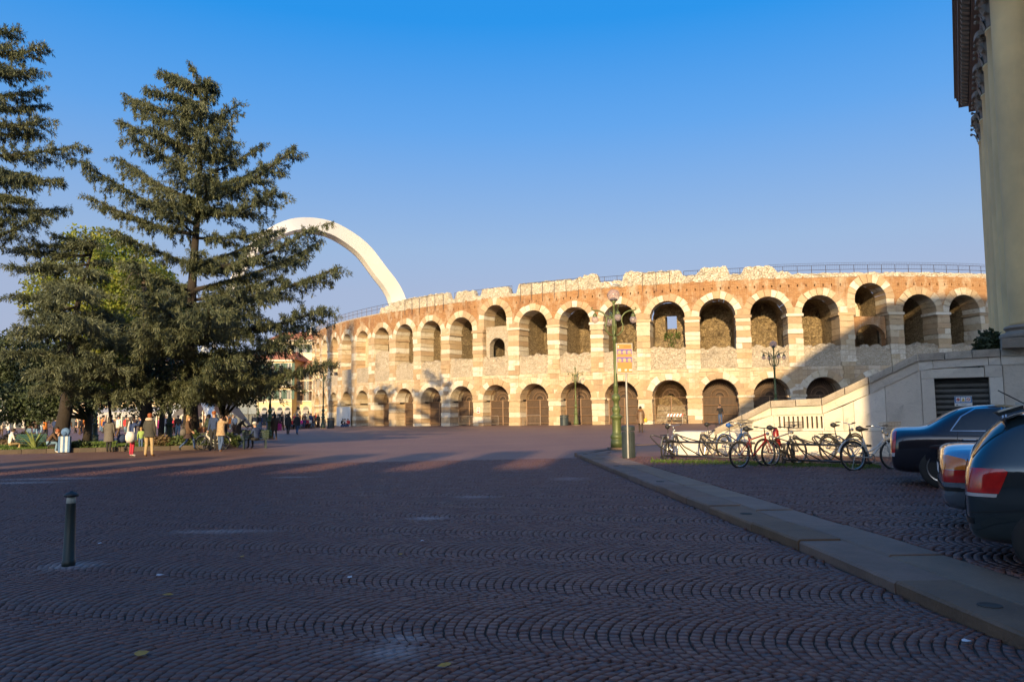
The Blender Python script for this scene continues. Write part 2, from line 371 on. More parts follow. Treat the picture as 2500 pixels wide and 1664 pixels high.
bed(lambda y:kx(y)+1.1,lambda y:max(kx(y)+1.2,min(.72*y+1,5+(23.2-y)/.35)),4,23,lambda x,y:gz(x,y)+KH-.015,pave)
# kerb of stone slabs in two rows
m_slab=mat('kerb_slab',(.19,.115,.078),.72,0,(.12,.073,.05),2.2,vary=.17,bmp=.012,bscale=30)
m_slab2=mat('pale_slab',(.22,.145,.102),.72,0,(.155,.10,.07),2.2,vary=.15,bmp=.012,bscale=30)
m_drain=mat('worn_hole',(.05,.045,.04),.9)
kerb=thing('kerb','raised kerb',None,(0,0,0)); del kerb['label']; tag(kerb,kind='structure')
def slab_row(o0,o1,lens,name,mt,dz,seed):
    rg=random.Random(seed); y=3.6; i=0
    while y<26.2:
        L=rg.uniform(*lens); y1=min(y+L,26.4); j=.011; a=MB(); z0=rg.uniform(-.011,.009)+dz; n=4
        T=[]
        for k in range(n+1):
            yy=y+j+(y1-y-2*j)*k/n
            for o,zz in ((o0,-.06),(o0,KH-.022),(o0+.02,KH),(o1-j*2,KH),(o1-j*2,-.06)):
                x=kx(yy)+o+rg.uniform(-.009,.009); T.append((x,yy,gz(x,yy)+zz+z0))
        fs=[(k*5+q,k*5+q+1,(k+1)*5+q+1,(k+1)*5+q) for k in range(n) for q in range(4)]+[(0,1,2,3,4),tuple(n*5+q for q in (4,3,2,1,0))]
        a.add(T,fs); s=a.build(name,mt,kerb)
        if i%3==1 and name=='kerb_stone':
            ym=(y+y1)/2; x=kx(ym)+(o0+o1)/2; h=MB(); h.lathe([(.085,0),(.085,.006),(.07,.006),(.06,.001)],14,(x,ym,gz(x,ym)+KH+z0)); h.build('iron_cap',m_drain,s)
        y=y1; i+=1
slab_row(0,.50,(1.1,2.0),'kerb_stone',m_slab,0,4); slab_row(.51,1.08,(1.4,2.5),'paving_slab',m_slab2,-.004,9)
# far corner stones of the pavement
rgk=random.Random(3)
pts=[(2.1,26.0),(4.7,31),(10.5,34)]
for (x0,y0),(x1,y1) in zip(pts,pts[1:]):
    L=sqrt((x1-x0)**2+(y1-y0)**2); k=int(L/1.5); a=atan2(y1-y0,x1-x0)
    for i in range(k):
        q=(i+.5)/k; x=x0+(x1-x0)*q; y=y0+(y1-y0)*q; b=MB(); b.box((0,0,0),(L/k-.012,.42,KH+.06)); o=b.build('kerb_stone',m_slab,kerb,loc=(x+.18*sin(a),y-.18*cos(a),gz(x,y)+(KH-.06)/2+.002)); o.rotation_euler=(0,0,a)
# ---------------------------------------------------------------- the amphitheatre
EA,EB,ECX,ECY,ETH,ES0=69.5*.88,55*.88,20.843,126.465,2.398,55.969
_t=np.linspace(0,2*pi,40001); _x=EA*np.cos(_t); _y=EB*np.sin(_t)
_s=np.concatenate([[0],np.cumsum(np.hypot(np.diff(_x),np.diff(_y)))]); EP=_s[-1]; BAY=EP/72
def AMv(u,v):
    t=np.interp((ES0+np.asarray(u,float))%EP,_s,_t); x=EA*np.cos(t); y=EB*np.sin(t)
    nx,ny=np.cos(t)/EA,np.sin(t)/EB; l=np.hypot(nx,ny); x=x-nx/l*v; y=y-ny/l*v
    return ECX+x*cos(ETH)-y*sin(ETH), ECY+x*sin(ETH)+y*cos(ETH)
def AM(u,v,z):
    x,y=AMv(u,v); return Vector((float(x),float(y),z))
def bz(u): x,y=AMv(u,0); return gz(float(x),float(y))
arena=thing('amphitheatre','ruined two storey Roman stone amphitheatre with rows of arches and brick upper wall','amphitheatre',(0,0,0))
I0,I1=-2,22
ZU,RU,ZL,RL,ZP,ZB=10.55,1.72,2.75,1.70,7.4,14.1
def upper(i):   # springing height, radius of each upper arch
    return {9:(11.75,1.50),17:(11.85,1.52)}.get(i,(ZU,RU))
rg=random.Random(11)
# facade sheet between the stones
wb=MB(); NC=42
def strip(u0,u1,za,zb,hole=False):
    if zb-za<.02: return
    rows=[za]+[z for z in (5.45,7.4,10.5,12.0,13.12,13.36) if za+.03<z<zb-.03]+[zb]
    for a,b in zip(rows,rows[1:]):
        zm=(a+b)/2; mi=1 if zm<5.45 else (2 if zm<7.4 else (1 if zm<10.5 else 0))
        if hole and abs(a-13.12)<.01 and abs(b-13.36)<.01:
            P=[AM(u0,0,a),AM(u1,0,a),AM(u1,0,b),AM(u0,0,b),AM(u0,.4,a),AM(u1,.4,a),AM(u1,.4,b),AM(u0,.4,b)]
            wb.add(P,[(4,5,6,7),(0,1,5,4),(1,2,6,5),(2,3,7,6),(3,0,4,7)],0,[(u,z) for u,z in ((u0,a),(u1,a),(u1,b),(u0,b))]*2); continue
        wb.add([AM(u0,0,a),AM(u1,0,a),AM(u1,0,b),AM(u0,0,b)],[(0,1,2,3)],mi,[(u0,a),(u1,a),(u1,b),(u0,b)])
for i in range(I0,I1):
    zs,r=upper(i)
    for k in range(NC):
        u0=i*BAY+(k/NC-.5)*BAY; u1=i*BAY+((k+1)/NC-.5)*BAY; d0,d1=abs(u0-i*BAY),abs(u1-i*BAY); d=min(d0,d1)
        hole=(k%7==3) and zs<11
        zu=zs+sqrt(max(0,(r+.1)**2-d*d)) if d<r+.1 else None
        zl=ZL+sqrt(max(0,(RL+.1)**2-d*d)) if d<RL+.1 else None
        base=bz(u0)-.3
        if zu is None and zl is None: strip(u0,u1,base,ZB,hole)
        else:
            strip(u0,u1,zl if zl else base,ZP-.6 if i not in (3,4) else ZP,hole)
            strip(u0,u1,zu if zu else ZP-.6,ZB,hole)
wb.build('facade_wall',[m_brick,m_band,m_rubble],arena,uv=True)
# the rest of the ring, a plain wall behind
rb=MB(); us=np.linspace(I1*BAY-BAY/2,EP+I0*BAY-BAY/2,120)
for a,b in zip(us,us[1:]): rb.add([AM(a,0,-.5),AM(b,0,-.5),AM(b,0,ZB),AM(a,0,ZB)],[(0,1,2,3)],0,[(a,0),(b,0),(b,ZB),(a,ZB)])
rb.build('ring_wall',m_band,arena,uv=True)
# blocks and voussoirs: each a solid stone through the wall
def gbox(u0,u1,v0,v1,z0,z1,j=.0):
    q=lambda: rg.uniform(-j,j)
    P=[AM(u+q(),v+q(),z+q()*.5) for z in (z0,z1) for u,v in ((u0,v0),(u1,v0),(u1,v1),(u0,v1))]
    return P,[(0,3,2,1),(4,5,6,7),(0,1,5,4),(1,2,6,5),(2,3,7,6),(3,0,4,7)]
blocks=[]; vouss=[]; WD=2.0
for i in range(I0,I1+1):
    uc=(i-.5)*BAY; hw=BAY/2-RU; b0=bz(uc)-.2
    zz=b0; first=True
    while zz<10.25:
        h=rg.uniform(.40,.66)
        if first: h=.55
        top=zz+h
        for lim in (2.58,5.42,10.28):
            if zz<lim-.02 and top>lim-.2: top=lim
        if 2.58<=zz<2.84 : top=2.84; w=hw+.11; pr=.12; nm='impost'
        elif zz<2.58: w=hw+rg.uniform(-.01,.035); pr=.02+rg.uniform(0,.07)
        elif zz<5.42: w=.50+rg.uniform(-.02,.02); pr=.05+rg.uniform(0,.03)
        else: w=hw+rg.uniform(-.03,.035); pr=.03+rg.uniform(0,.10)
        nm='impost' if abs(zz-2.58)<.03 else 'pier_block'
        v0=-pr; v1=WD if (zz<2.58 or zz>7.2) else .5
        if 5.4<=zz<5.5: pr=.12; v0=-.12
        if nm=='pier_block' and rg.random()<.22 and top-zz>.35:
            c=rg.uniform(-.3,.3)*w
            for a,b in ((-w,c-.008),(c+.008,w)): blocks.append((i,nm,gbox(uc+a,uc+b,v0+rg.uniform(-.01,.01),v1,zz+.014,top-.014,.022)))
        else: blocks.append((i,nm,gbox(uc-w,uc+w,v0,v1,zz+.014,top-.014,.026)))
        zz=top; first=False
    blocks.append((i,'impost',gbox(uc-hw-.12,uc+hw+.12,-.14,WD+.05,10.29,10.54,.01)))
    blocks.append((i,'pier_block',gbox(uc-.55,uc+.55,-.05,.4,10.55,11.15,.015)))
def ringstones(i,zs,r,ring,n,depth,lo):
    a0=0.0; 
    cuts=[pi*k/n for k in range(n+1)]; cuts=[c+(rg.uniform(-.03,.03) if 0<k<n else 0) for k,c in enumerate(cuts)]
    for k in range(n):
        a,b=cuts[k]+.010,cuts[k+1]-.010; ro=r+ring*rg.uniform(.9,1.12); pr=-.04-rg.uniform(0,.08); P=[]
        am=(a+b)/2
        for v in (pr,depth):
            for rr,x in ((r,a),(r,am),(r,b),(ro,b),(ro,am),(ro,a)):
                P.append(AM(i*BAY-rr*cos(x),v,zs+rr*sin(x)))
        vouss.append((i,lo,(P,[(0,1,2,3,4,5),(11,10,9,8,7,6)]+[(q,(q+1)%6,6+(q+1)%6,6+q) for q in range(6)])))
for i in range(I0,I1):
    zs,r=upper(i); ringstones(i,zs,r,.68 if zs<11 else .78,11,WD if i!=13 else 1.2,0)
    ringstones(i,ZL,RL,.62,9,WD,1)
    if zs>11:   # raised arches stand on extra jamb stones
        for s in (-1,1):
            z=10.55
            while z<zs-.1:
                t=min(z+.42,zs); 
                if zs-t<.15: t=zs
                a,b=sorted((i*BAY+s*r,i*BAY+s*(r+.74))); blocks.append((i,'pier_block',gbox(a,b,-.06,WD,z+.008,t-.008,.012))); z=t
def emit(lst,limit,keyf,mt,restname):
    lst.sort(key=keyf); 
    for i,nm,(P,fs) in lst[:limit]:
        c=sum((Vector(p) for p in P),Vector())/len(P); b=MB(); b.add([Vector(p)-c for p in P],fs); b.build(nm if isinstance(nm,str) else 'voussoir',mt,arena,loc=c)
    b=MB()
    for i,nm,(P,fs) in lst[limit:]: b.add(P,fs)
    tag(b.build(restname,mt,arena),kind='stuff')
imp=[x for x in blocks if x[1]=='impost']; blk=[x for x in blocks if x[1]!='impost']
for i,nm,(P,fs) in imp:
    c=sum((Vector(p) for p in P),Vector())/len(P); b=MB(); b.add([Vector(p)-c for p in P],fs); b.build('impost',m_ashlar,arena,loc=c)
emit(blk,300,lambda x:abs(x[0]-12.5),m_ashlar,'pier_masonry')
emit(vouss,300,lambda x:(abs(x[0]-12)+x[1]*4),m_ashlar,'arch_masonry')
# chambers behind the arches
def noise3(x,y,z,s=1.0):
    return mathutils_noise(Vector((x*s,y*s,z*s)))
from mathutils import noise as _mn
def mathutils_noise(v): return _mn.noise(v)
def sheet(b,fn,nu,nv,mi=0):
    P=[fn(a/nu,c/nv) for c in range(nv+1) for a in range(nu+1)]
    b.add(P,[(c*(nu+1)+a,c*(nu+1)+a+1,(c+1)*(nu+1)+a+1,(c+1)*(nu+1)+a) for c in range(nv) for a in range(nu)],mi)
def rough(p,amp,s=1.3): 
    n=_mn.noise(p*s)*amp+_mn.noise(p*s*2.7)*amp*.5; return n
for i in range(I0,I1):
    uc=i*BAY; zs,r=upper(i); b=MB()
    r2=r+.02; D=5.2
    prof=[(-r2,5.6)]+[(-r2*cos(pi*k/12),zs+r2*sin(pi*k/12)) for k in range(13)]+[(r2,5.6)]
    def tunnel(q,w,prof=prof,zs=zs):
        k=q*(len(prof)-1); a=min(int(k),len(prof)-2); f=k-a; x=prof[a][0]*(1-f)+prof[a+1][0]*f; z=prof[a][1]*(1-f)+prof[a+1][1]*f
        p=AM(uc+x,WD-.02+(D+1.8-WD)*w,z); n=rough(p,.12); return AM(uc+x*(1+n*.2),WD-.02+(D+1.8-WD)*w,z+n*.5)
    sheet(b,tunnel,28,7)
    def back(q,w,zs=zs,r=r):
        x=(q-.5)*2*(r+.2); z=5.6+w*(zs+r+.2-5.6); p=AM(uc+x,D,z); n=rough(p,.45,.9)+rough(p,.2,2.6)
        lean=.0 if i not in (10,11,12) else (x*.55)
        return AM(uc+x,D-.4+n-lean,z)
    if i==13:
        # open passage: ramp of rubble up to a small opening with sky behind
        sheet(b,lambda q,w:AM(uc+(q-.5)*2*RU,1.0+2.6*w+rough(AM(uc+q*3,w*5,w*3),.25,1.5),5.6+w*3.6),14,12)
        for x0,x1 in ((-RU-.1,-.62),(.62,RU+.1)): sheet(b,lambda q,w:AM(uc+x0+(x1-x0)*q,3.6,8.9+w*3.6),3,3)
        sheet(b,lambda q,w:AM(uc-.64+1.28*q,3.62,11.15+w*1.4),3,3); sheet(b,lambda q,w:AM(uc-.64+1.28*q,5.6,8.9+w*1.15),3,3)
        sheet(b,lambda q,w:AM(uc-.63,3.6+2*w,8.9+q*2.4),3,3); sheet(b,lambda q,w:AM(uc+.63,3.6+2*w,8.9+q*2.4),3,3)
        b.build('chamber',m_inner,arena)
        gt=MB(); rr=np.random.default_rng(5)
        for k in range(420):
            q=rr.uniform(-.75,.95); zt=rr.uniform(7.8,9.5) if abs(q-.1)<.4 else rr.uniform(8.7,9.4); vv=1.0+2.6*(zt-5.6)/3.6-.1
            p=AM(uc+q,vv,zt); d=Vector((rr.normal(),rr.normal()-.8,rr.normal()+.5)).normalized()*.22; s=d.cross(Vector((0,0,1))).normalized()*.05
            gt.add([p,p+d*.5+s,p+d,p+d*.5-s],[(0,1,2,3)])
        gt.build('ivy_tuft',mat('ivy_green',(.07,.12,.025),.7,0,(.10,.14,.03),3),arena)
    else:
        sheet(b,back,16,22)
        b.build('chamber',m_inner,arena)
    # lower chamber
    c=MB(); prof2=[(-RL-.02,-.3)]+[(-(RL+.02)*cos(pi*k/12),ZL+(RL+.02)*sin(pi*k/12)) for k in range(13)]+[(RL+.02,-.3)]
    def tun2(q,w):
        k=q*(len(prof2)-1); a=min(int(k),len(prof2)-2); f=k-a; return AM(uc+prof2[a][0]*(1-f)+prof2[a+1][0]*f,WD-.02+(5-WD)*w,prof2[a][1]*(1-f)+prof2[a+1][1]*f)
    sheet(c,tun2,28,2); sheet(c,lambda q,w:AM(uc+(q-.5)*2*(RL+.1),5,-.3+w*(ZL+RL+.5)),6,6)
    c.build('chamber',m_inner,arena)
    # parapet of rubble filling the foot of the upper arch
    if i>=5:
        p=MB(); hb=5.6; seed=i*3.1
        tall={5:9.1,13:7.6}.get(i,7.45)
        def par(q,w):
            x=(q-.5)*2*(RU+.02)
            # front face then top
            if w<.75: z=5.56+(w/.75)*(tall-5.56); v=.06
            else: z=tall; v=.06+(w-.75)/.25*.8
            n=rough(AM(uc+x,0,z)+Vector((seed,0,0)),.16,1.6)+rough(AM(uc+x,0,z),.10,4)
            zz=z+(_mn.noise(Vector((x*1.5+seed,seed,0)))*.35+_mn.noise(Vector((x*5+seed,seed,3)))*.15)*max(0,min(1,(z-6.6)/.8))
            return AM(uc+x,v+n*(.55 if w<.75 else .2),zz)
        sheet(p,par,26,22); p.build('parapet',m_rubble,arena)
    else:
        p=MB(); sheet(p,lambda q,w:AM(uc+(q-.5)*2*RU,1.3,5.5+w*7),4,4); p.build('infill_wall',m_band,arena)
# walled-up arches: infill with smaller openings
def infill(i,z0,z1,hole,mt,v=.35,lunette=True):
    """wall filling an upper arch between z0 and z1 with an arched hole (half width, sill, springing)"""
    uc=i*BAY; zs,r=upper(i); b=MB(); n=30; hw,hs,hz=hole
    for k in range(n):
        xa,xb=-r+2*r*k/n,-r+2*r*(k+1)/n; d=min(abs(xa),abs(xb)); zt=min(z1,zs+sqrt(max(0,r*r-d*d)))
        segs=[(z0,zt)]
        if d<hw: segs=[(z0,hs),(hz+sqrt(hw*hw-d*d),zt)]
        for a,c in segs:
            if c-a>.02:
                b.add([AM(uc+xa,v,a),AM(uc+xb,v,a),AM(uc+xb,v,c),AM(uc+xa,v,c)],[(0,1,2,3)],0,[(xa,a),(xb,a),(xb,c),(xa,c)])
    # reveal of the hole
    pr=[(-hw,hs)]+[(-hw*cos(pi*k/10),hz+hw*sin(pi*k/10)) for k in range(11)]+[(hw,hs)]
    for (x0,a),(x1,c) in zip(pr,pr[1:]): b.add([AM(uc+x0,v,a),AM(uc+x1,v,c),AM(uc+x1,v+.7,c),AM(uc+x0,v+.7,a)],[(0,1,2,3)],0,[(0,a),(0,c),(.7,c),(.7,a)])
    b.add([AM(uc-r,v-.05,z1),AM(uc+r,v-.05,z1),AM(uc+r,v+.7,z1),AM(uc-r,v+.7,z1)],[(0,1,2,3)],0)
    return b.build('infill_wall',mt,arena,uv=True)
infill(9,7.0,10.9,(1.0,7.5,8.6),m_rubble); infill(17,7.2,10.2,(1.42,7.3,8.0),m_brick); infill(5,7.0,9.2,(.42,7.2,7.9),m_rubble,.2)
infill(7,6.9,12.2,(.62,7.2,8.7),m_inner,3.0)
g=MB()   # small vaulted doorway inside the raised arch
uc=17*BAY
for k in range(12):
    a,bq=pi*k/12,pi*(k+1)/12
    g.add([AM(uc-.7-rr*cos(x),3.0+v_,11.2+rr*sin(x)) for v_ in (0,.5) for rr,x in ((.62,a),(.62,bq),(.95,bq),(.95,a))],[(0,1,2,3),(4,5,6,7),(0,1,5,4),(3,2,6,7)])
g.box(AM(uc+.12,3.2,10.6),(.4,.5,1.2),0); g.build('doorway',m_ashlar,arena)
# string courses of larger stones at the floor line, broken
# crest of rubble on the wall head, heights read from the photograph
CR=[(700,925,.0),(930,950,.75),(955,978,1.05),(985,1092,1.25),(1095,1112,.45),(1114,1155,1.1),(1160,1172,.35),(1178,1240,1.05),(1245,1262,.2),(1266,1425,1.15),(1425,1458,1.5),(1462,1520,.55),(1523,1560,1.35),(1560,1600,1.25),(1604,1662,1.2),(1668,1700,.6),(1712,1775,1.3),(1782,1808,.5),(1818,1890,1.15),(1900,1930,.5),(1930,2700,.3)]
def crest_h(px):
    for a,b,h in CR:
        if a<=px<=b: return h
    return float(np.interp(px,[q for a,b,h in CR for q in (a,b)],[h for a,b,h in CR for q in (a,b)]))
cb=MB(); us=np.arange((I0-.5)*BAY,(I1-.5)*BAY,.16); rows=9; P=[]
for u in us:
    px,_=pix(AM(u,0,14.2)); h=crest_h(px); h=max(.05,h+.22*_mn.noise(Vector((u*1.3,3,1)))*min(1,h*1.5)+.12*_mn.noise(Vector((u*4,7,1)))*min(1,h*2.))
    for k in range(rows):
        if k<6: z=ZB-.12+(h+.12)*k/5; v=-.02+.05*k/5
        else: z=ZB+h-(.03 if k>6 else 0); v=.05+(k-5)/3*1.0
        if k==8: z=ZB-.2
        p=AM(u,v,z); n=rough(p,.10,2.2)+rough(p,.07,5.5); P.append(AM(u,v+n*min(1,h*2),z+n*.3*min(1,h*2)))
cb.add(P,[(j*rows+k,(j+1)*rows+k,(j+1)*rows+k+1,j*rows+k+1) for j in range(len(us)-1) for k in range(rows-1)])
cb.build('rubble_crest',m_crest,arena)
# railing along the wall head
rl=MB(); FR=[(985,1092),(1266,1440),(1540,1662)]
def rv(px): return -.16 if any(a<=px<=b for a,b in FR) else .35
us=np.arange((I0-.4)*BAY,(I1-.5)*BAY,1.35); prev=None
for u in us:
    px,_=pix(AM(u,0,14.2)); v=rv(px); zt=ZB+1.12; z0=ZB+(-.75 if v<0 else -.1)
    rl.tube([AM(u,v,z0),AM(u,v,zt)],.028,5)
    if v<0: rl.tube([AM(u,v,ZB-.3),AM(u,.05,ZB-.3)],.02,4)
    if prev is not None and prev[1]==v:
        for z in ((zt,zt-.45) if v>0 else (zt,)): rl.tube([AM(prev[0],v,z),AM(u,v,z)],.022,5)
        if v>0 and px>1880:
            for q in range(1,8):
                uu=prev[0]+(u-prev[0])*q/8; rl.tube([AM(uu,v,zt-.42),AM(uu,v,zt+.22)],.007,3)
            rl.tube([AM(prev[0],v,zt+.2),AM(u,v,zt+.2)],.010,4)
        elif v>0:
            for q in range(1,6):
                uu=prev[0]+(u-prev[0])*q/6; rl.tube([AM(uu,v,ZB+.2),AM(uu,v,zt)],.007,3)
    prev=(u,v)
tag(rl.build('railing',m_rail,arena),kind='stuff')
# iron gates in the lower arches
def gate(i):
    uc=i*BAY; v=1.35; 
    f=MB()
    for x in (-RL+.03,0,RL-.03): f.box(AM(uc+x,v,1.4),(.07,.07,2.75),0)
    for z in (.25,1.0,1.9,2.72): f.tube([AM(uc-RL,v-.02,z),AM(uc+RL,v-.02,z)],.035,4)
    for rr in (.45,.85,1.66): f.tube([AM(uc-rr*cos(pi*k/16),v-.02,2.74+rr*sin(pi*k/16)) for k in range(17)],.025,4)
    fr=f.build('gate',m_iron,arena)
    q=MB()
    for k in range(1,27):
        x=-RL+2*RL*k/27; q.tube([AM(uc+x,v,.1),AM(uc+x,v,2.7)],.013,4)
    for k in range(1,24):
        a=pi*k/24; q.tube([AM(uc-.45*cos(a),v,2.74+.45*sin(a)),AM(uc-1.66*cos(a),v,2.74+1.66*sin(a))],.011,4)
    q.build('bars',m_iron,fr)
    if i not in (13,):
        w=MB(); w.add([AM(uc-RL,v+.12,-.1),AM(uc+RL,v+.12,-.1),AM(uc+RL,v+.12,2.62),AM(uc-RL,v+.12,2.62)],[(0,1,2,3)])
        w.add([AM(uc-RL*cos(pi*k/12),v+.5,2.62+RL*sin(pi*k/12)) for k in range(13)],[tuple(range(13))]); w.build('gate_board_and_shade_back',m_board_shade,fr)  # dark half-round sheet stands in for the shaded interior behind the fan
    else:
        w=MB(); sheet(w,lambda a,c:AM(uc+(a-.5)*2*RL,v+.5+c*1.8+.2*_mn.noise(Vector((a*6,c*5,0))),c*2.0+.2*_mn.noise(Vector((a*5,c*7,2)))),10,8); w.build('rubble_heap',m_rubble,fr)
for i in range(5,20): gate(i)
# ---------------------------------------------------------------- buildings behind the viewer that cast the shade
m_oldbrick=brick_mat('old_brick',None,.5,.12,(.34,.17,.10),(.28,.13,.08),(.4,.33,.26))
m_plaster=mat('cream_plaster',(.60,.50,.36),.9,0,(.52,.42,.3),1.2,bmp=.01)
cw=thing('city_wall','crenellated brick city wall standing across the square behind the viewer','wall',(0,-40,0))
b=MB(); b.box((-33,0,8.75),(74,1.4,17.7)); b.build('wall',m_oldbrick,cw)
x=-68.0
mer=MB(); mer.box((0,0,1.4),(1.75,.9,2.8)); mer_me=mer.mesh('merlon',m_oldbrick)
while x<-6.5:
    link('merlon',mer_me,cw,(x,0,17.55)); x+=3.1
tb=thing('town_hall','large plastered building with steep roof behind the viewer','building',(0,-10,0))
b=MB(); b.prism([(4.6,-.3),(60,-.3),(60,36.6),(36,36.6),(27,36.2),(21.5,35.3),(4.6,24.4)],0,-14,lambda x,z,y:Vector((x,y,z))); b.build('wall',m_plaster,tb)
for k in range(6):
    w=MB(); w.box((8+k*6,.04,6),(1.6,.1,2.8)); w.build('window',mat('dark_window',(.03,.035,.04),.15) if k==0 else bpy.data.materials['dark_window'],tb)
ch=thing('shadow_caster_tower','unseen slender tower added behind the viewer to cast a shadow stripe','tower',(-47.5,-40,0))  # invented tower, out of view, sized to drop a shade stripe on the arena
b=MB(); b.box((0,-3,27.5),(1.5,1.5,55)); b.build('shaft',m_oldbrick,ch); b=MB(); b.box((0,-3,55.3),(1.9,1.9,.6)); b.build('cap',m_oldbrick,ch)
# ---------------------------------------------------------------- staircase with parapet, and the palace above it
PA=radians(-28); e1=Vector((cos(PA),sin(PA),0)); e2=Vector((-sin(PA),cos(PA),0)); P1=Vector((11.3,21.7,0))
def PL(a,b_,z): return P1+e1*a+e2*b_+Vector((0,0,z))
def whit(px,py,b0=0.0):
    d=ray(px,py); o=Vector((0,0,CAMZ))-P1-e2*b0; t=-o.dot(e2)/d.dot(e2); h=o+d*t; return h.dot(e1),h.z
m_par=stone_mat('parapet_marble',[(.66,.59,.49),(.70,.64,.55),(.62,.55,.46),(.68,.61,.52)],.8,.36,bmp=.012,stain_col=(.2,.17,.14))
m_cop=stone_mat('weathered_coping',[(.50,.43,.34),(.55,.48,.39),(.46,.39,.31)],.9,.6,bmp=.03,stain_col=(.13,.11,.09))
m_shut=mat('dark_shutter',(.035,.04,.042),.45,.3,(.05,.055,.055),4)
stair=thing('staircase','pale marble staircase parapet with slotted balustrade and dark roller shutter','staircase',(0,0,0))
G0=-.05
def poly(name,pts,b0,b1,mt,parent=stair,gap=.005):
    c=(sum(p[0] for p in pts)/len(pts),sum(p[1] for p in pts)/len(pts)); q=[(c[0]+(x-c[0])*(1-gap/max(.2,abs(x-c[0]))),z) for x,z in pts]
    m_=MB(); m_.prism(q,b0,b1,lambda x,z,y:PL(x,y,z)-PL(c[0],0,c[1])); o=m_.build(name,mt,parent,loc=PL(c[0],0,c[1])); return o
top=[whit(*p) for p in ((1745,1046),(1882,978),(2006,972),(2240,864),(2441,851))]
top.append((top[-1][0]+6,top[-1][1]))
low=[whit(*p) for p in ((1755,1046),(1890,1012),(2021,1009),(2250,901),(2414,891))]
low.append((low[-1][0]+6.2,low[-1][1]))
ct=.20
def lerp(p,q,t): return (p[0]+(q[0]-p[0])*t,p[1]+(q[1]-p[1])*t)
def along(pl,a):
    for p,q in zip(pl,pl[1:]):
        if p[0]<=a<=q[0]: return p[1]+(q[1]-p[1])*(a-p[0])/(q[0]-p[0])
    return pl[0][1] if a<pl[0][0] else pl[-1][1]
for p,q,n in zip(top,top[1:],(2,2,4,3,3)):
    for k in range(n):
        s,e=lerp(p,q,k/n),lerp(p,q,(k+1)/n)
        poly('coping_stone',[(s[0]+.006,s[1]-ct),(e[0]-.006,e[1]-ct),(e[0]-.006,e[1]),(s[0]+.006,s[1])],-.10,.62,m_cop)
cuts=[top[0][0],top[1][0],top[2][0],(top[2][0]+top[3][0])/2,top[3][0],whit(2278,900)[0],whit(2414,900)[0],top[4][0],top[5][0]]
for a0,a1 in zip(cuts,cuts[1:]):
    poly('frieze_panel',[(a0+.004,max(.3,along(low,a0))),(a1-.004,along(low,a1)),(a1-.004,along(top,a1)-ct),(a0+.004,along(top,a0)-ct)],-.03,.5,m_par)
zp=whit(1960,1051)[1]
s0,s1=whit(1906,1030)[0],whit(2003,1030)[0]; sz0,sz1=whit(1950,1045)[1],whit(1950,1016)[1]
d0,d1,dz=whit(2281,930)[0],whit(2415,930)[0],whit(2340,922)[1]; j0=whit(2248,930)[0]; j1=whit(2449,930)[0]
vc=[top[0][0]+.25,whit(1815,1040)[0],whit(1890,1040)[0],s0-.10,s1+.10,whit(2060,1040)[0],whit(2087,1040)[0],whit(2165,1030)[0],j0]
for a0,a1 in zip(vc,vc[1:]):
    if abs(a0-(s0-.10))<1e-6:   # slotted balustrade: bars of stone with real gaps
        poly('stone_panel',[(a0,zp),(a1,zp),(a1,sz0),(a0,sz0)],0,.3,m_par); poly('stone_panel',[(a0,sz1),(a1,sz1),(a1,along(low,a1)),(a0,along(low,a0))],0,.3,m_par)
        n=10; wd=(a1-a0)/n
        for k in range(n+1):
            l=a0+ (k-.5)*wd+.027 if k else a0; r_=a0+(k+.5)*wd-.027 if k<n else a1
            poly('baluster',[(l,sz0),(r_,sz0),(r_,sz1),(l,sz1)],.002,.3,m_par,gap=0)
        m_=MB(); m_.add([PL(a0,.75,zp),PL(a1,.75,zp),PL(a1,.75,sz1+.1),PL(a0,.75,sz1+.1)],[(0,1,2,3)]); m_.build('void_back',m_shut,stair); continue
    poly('stone_panel',[(a0,zp),(a1,zp),(a1,along(low,a1)),(a0,max(zp,along(low,a0)))],0,.3,m_par)
# plinth
a=top[0][0]-.3; 
while a<d0-.35:
    e=min(a+1.75,d0-.33); poly('plinth_stone',[(a,G0),(e,G0),(e,zp-.01),(a,zp-.01)],-.05,.4,m_par); a=e
el,ez=whit(1656,1052); poly('plinth_stone',[(el,G0),(top[0][0]-.31,G0),(top[0][0]-.31,.86),(el,.86)],-.5,.9,m_par)
# door frame, shutter of slats
poly('door_jamb',[(j0+.005,G0),(d0,G0),(d0,dz),(j0+.005,dz)],-.04,.5,m_par); poly('door_jamb',[(d1,G0),(j1,G0),(j1,dz),(d1,dz)],-.04,.5,m_par)
poly('door_lintel',[(j0+.005,dz+.006),(d1-.1,dz+.006),(d1-.1,along(low,d0)-.01),(j0+.005,along(low,j0)-.01)],-.05,.5,m_par); poly('door_lintel',[(d1-.09,dz+.006),(j1,dz+.006),(j1,along(low,j1)-.01),(d1-.09,along(low,d1)-.01)],-.05,.5,m_par)
poly('stone_panel',[(j1+.005,G0),(j1+6,G0),(j1+6,along(low,j1)),(j1+.005,along(low,j1))],0,.5,m_par)
a0,z1=whit(2478,981); poly('wall_box',[(a0,.5),(a0+1.2,.5),(a0+1.2,z1),(a0,z1)],-.03,.1,mat('grey_box',(.5,.52,.5),.5),gap=0)
n=15; 
for k in range(n):
    za=.1+(dz-.1)*k/n; zb=.1+(dz-.1)*(k+1)/n; h=MB()
    h.prism([(.0,za+.012),(.028,za+.03),(.034,(za+zb)/2),(.020,zb-.012),(0,zb-.008)],0,1,lambda v,z,q:PL(d0+.002+(d1-d0-.004)*q,.30-v,z)); h.build('shutter_slat',m_shut,stair)
m_=MB(); m_.add([PL(d0,.31,0),PL(d1,.31,0),PL(d1,.31,dz),PL(d0,.31,dz)],[(0,1,2,3)])
